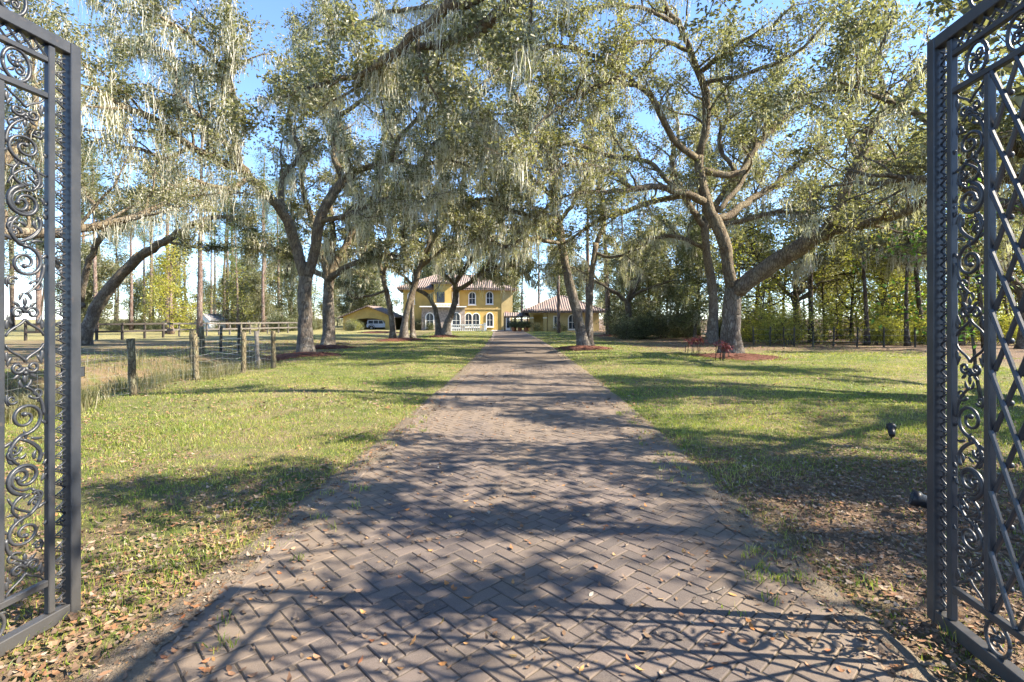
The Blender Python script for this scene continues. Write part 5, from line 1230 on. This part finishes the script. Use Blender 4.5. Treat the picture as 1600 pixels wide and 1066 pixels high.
# ------------------------------------------------------------------ fallen leaves
def fallen(n_, X, Y, Z, L0):
    """curled leaves: 2 x 3 vertex strips"""
    th = rng.uniform(0,2*pi,n_); Ln = L0*np.clip(rng.lognormal(-.1,.32,n_), .35, 1.6); Wd = Ln*rng.uniform(.3,.5,n_); curl = rng.uniform(.02,.42,n_)*Ln; tw = rng.normal(0,.28,n_)
    d = np.stack([np.cos(th),np.sin(th),np.zeros(n_)],1); s2 = np.stack([-np.sin(th)*np.cos(tw),np.cos(th)*np.cos(tw),np.sin(tw)],1); c = np.stack([X,Y,Z],1)
    up = np.array([0,0,1.0]); V = []
    for t_, wf_, hf in ((-.5,0,.6),(-.2,.9,.1),(-.2,-.9,.25),(.15,1.0,.1),(.15,-1.0,.3),(.5,0,1.0)):
        V.append(c+d*(Ln*t_)[:,None]+s2*(Wd*wf_*.5)[:,None]+up*(curl*hf+.003)[:,None])
    V = np.stack(V,1).reshape(-1,3); o = np.arange(n_)[:,None]*6
    return V, [o+np.array([[0,2,1]]), o+np.array([[3,4,5]])], [o+np.array([[1,2,4,3]])]
def fallen_mesh(name, *a): V, T, Q = fallen(*a); return mesh_np(name, V, [np.concatenate(T), Q[0]])
rng = np.random.default_rng(88)
X, Y = scatter(95000, 2.0, 9.0, 12, .75); d = np.abs(X-cxd(Y))-HW; g = vnoise(X,Y,1.3,41)+.6*vnoise(X,Y,3.5,42)
pr_ = np.where(d > -.15, np.clip(.42+.4*g-.075*(Y-3)+.55*np.exp(-np.maximum(d,0)/.4)+.9*np.clip((X-1.7)/.6,0,1)*np.clip((6.2-Y)/1.5,0,1)+.3*(Y < 3.6), .05, 1), np.clip(.045+.03*g+.28*np.exp(d/.22), .015, .5))
ok = rng.random(len(X)) < pr_*.9; X = X[ok]; Y = Y[ok]; Z = np.where(np.abs(X-cxd(Y)) < HW, .034, gh(X,Y)+.004+rng.uniform(0,.02,len(X)))
obj("leaf_litter", fallen_mesh("leaf_litter", len(X), X, Y, Z, .041), m_litter, kind="stuff", label="brown fallen oak leaves lying on the grass and drive edges by the gates")
X, Y = scatter(60000, 9.0, 40.0, 19, 1.2); d = np.abs(X-cxd(Y))-HW; g = vnoise(X,Y,.9,43)+.5*vnoise(X,Y,2.5,44)
pr_ = np.where(d > -.3, np.clip(.22+.35*g+.55*np.exp(-np.maximum(d,0)/.8)+.7*((X > 6)&(Y > 23))+.25*(X < -8), .03, 1), np.clip(.1+.1*g+.4*np.exp(d/.4), .02, .6))
ok = rng.random(len(X)) < pr_*.75; X = X[ok]; Y = Y[ok]; Z = np.where(np.abs(X-cxd(Y)) < HW, .034, gh(X,Y)+.01+rng.uniform(0,.02,len(X)))
obj("leaf_litter", fallen_mesh("leaf_litter", len(X), X, Y, Z, .07), m_litter, kind="stuff", label="brown fallen leaves scattered over the far lawn and drive")
# the leaves nearest the camera one by one on the pavers
vm = [fallen_mesh("fallen_leaf", 1, np.zeros(1), np.zeros(1), np.zeros(1), .056) for _ in range(9)]
for k_ in range(295):
    y = 2.35+5.5*rng.random()**1.6; x = cxd(y)+rng.uniform(-1,1)*HW*.97
    if rng.random() < .35: x = cxd(y)+rng.choice([-1,1])*(HW-abs(rng.normal(0,.35)))
    obj("fallen_leaf", vm[k_ % 9], m_orange, drive, (x, y, .034), (rng.normal(0,.15), rng.normal(0,.15), rng.uniform(0,6.28)), (rng.uniform(.6,1.15),)*3)
# twigs
mb = MB()
for _ in range(70):
    y = rng.uniform(2.4,9); x = rng.uniform(-1,1)*y; 
    z = .036 if abs(x-cxd(y)) < HW else float(gh(x,y))+.015
    b = grow((x,y,z), (rng.normal(),rng.normal(),0), rng.uniform(.08,.3), 4, .25); b[:,2] = z+rng.uniform(0,.012,5); mb.tube(b, np.linspace(.004,.0015,5), 4, cap=False)
mb.build("twigs", m_bark, None, kind="stuff", label="thin dead twigs dropped on lawn and drive")
print("tris", sum(sum(len(p.vertices)-2 for p in me.polygons) for me in bpy.data.meshes if me.users) if False else 0)
